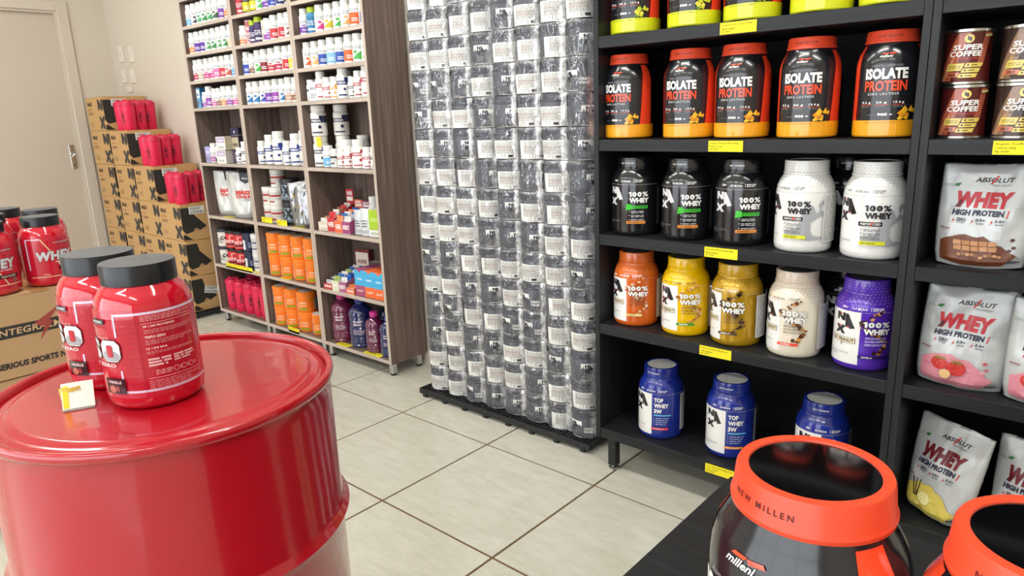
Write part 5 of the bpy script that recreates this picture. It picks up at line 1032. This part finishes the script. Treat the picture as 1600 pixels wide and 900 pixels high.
# seventh shelf, right: cartons and trays
tray(-3.105, 2.09, z7, .06, .13, .06, 10, 'C23A3A', '2A2A2E', 'red tray of dark sachets at the left end of the right seventh shelf', 'PRE', 7, [SV, ('2A2A2E', 'black'), WS])
tray(-3.035, 2.10, z7, .052, .15, .10, 8, 'D8DCC0', 'D0C8B0', 'pale green display box on the right seventh shelf', 'LIME', 6, [GS, BS, WS])
tray(-2.975, 2.10, z7, .052, .15, .10, 8, 'A86088', 'D8C8D0', 'plum and white display box on the right seventh shelf', 'BERRY', 6, [WS, BS, ('1E4A9A', 'dark blue')])
tray(-2.912, 2.10, z7, .055, .15, .06, 8, 'E8764A', 'DCC8A8', 'low orange display box beside the blue cartons', 'ORANGE', 3, [('C86A3A', 'orange')])
carton_small('display_box', -3.02, 2.215, z7, .10, .03, .19, 8, '8A3038', '6A2830', 'C8A090', 'dark red header box standing at the back of the right seventh shelf', pr('E8DCD0', 'WAFER', '8A3038'))
carton_small('display_box', -2.87, 2.215, z7, .16, .04, .135, 4, '5A4A50', '4A4048', 'B8B0A8', 'flat dark carton lying at the back of the right seventh shelf')
for k, (x, c1) in enumerate([(-2.842, 'A85078'), (-2.765, 'F0703A'), (-2.69, 'F0703A')]):
    w = .07
    def pf(S, w_, h_, c1=c1): S.rect(-w_ / 2, h_ * .40, w_ / 2, h_ * .985, '45AEE0'); S.poly([(-w_ * .2, h_ * .985), (w_ * .2, h_ * .985), (w_ * .08, h_ * .9), (-w_ * .08, h_ * .9)], c1); S.text('GEL', -w_ * .3, h_ * .62, w_ * .3, h_ * .68, 'E8F4FA', .03, .1); S.text('SACHET', -w_ * .3, h_ * .16, w_ * .3, h_ * .24, 'F8E0D0', .03)
    carton_small('supplement_box', x, 2.105, z7, w, .13, .135, 6, c1, c1 if k else '3A9AD0', c1, ['blue and plum carton, left of the three', 'blue and orange carton, middle of the three', 'blue and orange carton, right of the three'][k] + ' on the right seventh shelf', pf, 'box', 'blue sachet cartons')
# big drink bottles on the bottom right shelf
def drink(x, y, r, h, col, cap, lab, txt):
    pf = [(r * .86, 0), (r * .95, h * .015), (r * .95, h * .05), (r * .9, h * .07), (r, h * .1), (r, h * .2), (r * .93, h * .22), (r, h * .245), (r, h * .40), (r * .93, h * .42), (r * .95, h * .44), (r * .95, h * .60), (r * .91, h * .62), (r, h * .64), (r, h * .68), (r * .86, h * .76), (r * .55, h * .83), (r * .36, h * .865), (r * .34, h * .89)]
    m = mat('drink_' + col, col, .07, coat=1)
    bd = MB().lathe(pf, 32).mesh('bottle_body', [m], .5); cp = MB().lathe([(r * .42, h * .88), (r * .44, h * .89), (r * .44, h * .985), (r * .38, h)], 20).mesh('cap', [mat('cap_plastic_' + cap, cap, .3)], .5)
    S = Sheet(); S.text(txt, -r * .5, h * .52, r * .3, h * .56, 'E8D8E0', .04); S.text('MAX', -r * .5, h * .46, r * .2, h * .50, 'E8D8E0', .03); S.lines(-r * .5, h * .28, r * .4, h * .38, 3, 'C8B0C0', 3)
    place('drink_bottle', [('bottle_body', bd), ('cap', cp), ('printed_text', S.build('printed_text', cylmap(pf, r), PR, r * .3, (.42 * h, .44 * h)))], (x, y, BZ[7] + .0005), math.radians(40), lab, 'bottle', 'big drink bottles on the bottom right shelf')
drink(-3.10, 2.105, .062, .262, '6A1E44', 'D0308A', 'large plum-coloured drink bottle with pink cap on the bottom shelf', 'BLAST')
drink(-2.945, 2.11, .066, .262, '16245A', '24388A', 'large navy drink bottle with blue cap on the bottom shelf', 'BLAST')
drink(-2.812, 2.09, .048, .208, '641C44', 'E040A0', 'smaller plum-coloured drink bottle with pink cap on the bottom shelf', 'BLAST')
drink(-2.698, 2.09, .047, .205, '16245A', '24388A', 'smaller navy drink bottle at the right end of the bottom shelf', 'BLAST')
drink(-2.83, 2.195, .045, .24, '14204E', '1C2C66', 'dark navy drink bottle in the rear row of the bottom shelf', 'BLAST')
drink(-2.715, 2.195, .045, .24, '14204E', '1C2C66', 'dark navy drink bottle in the rear right corner of the bottom shelf', 'BLAST')
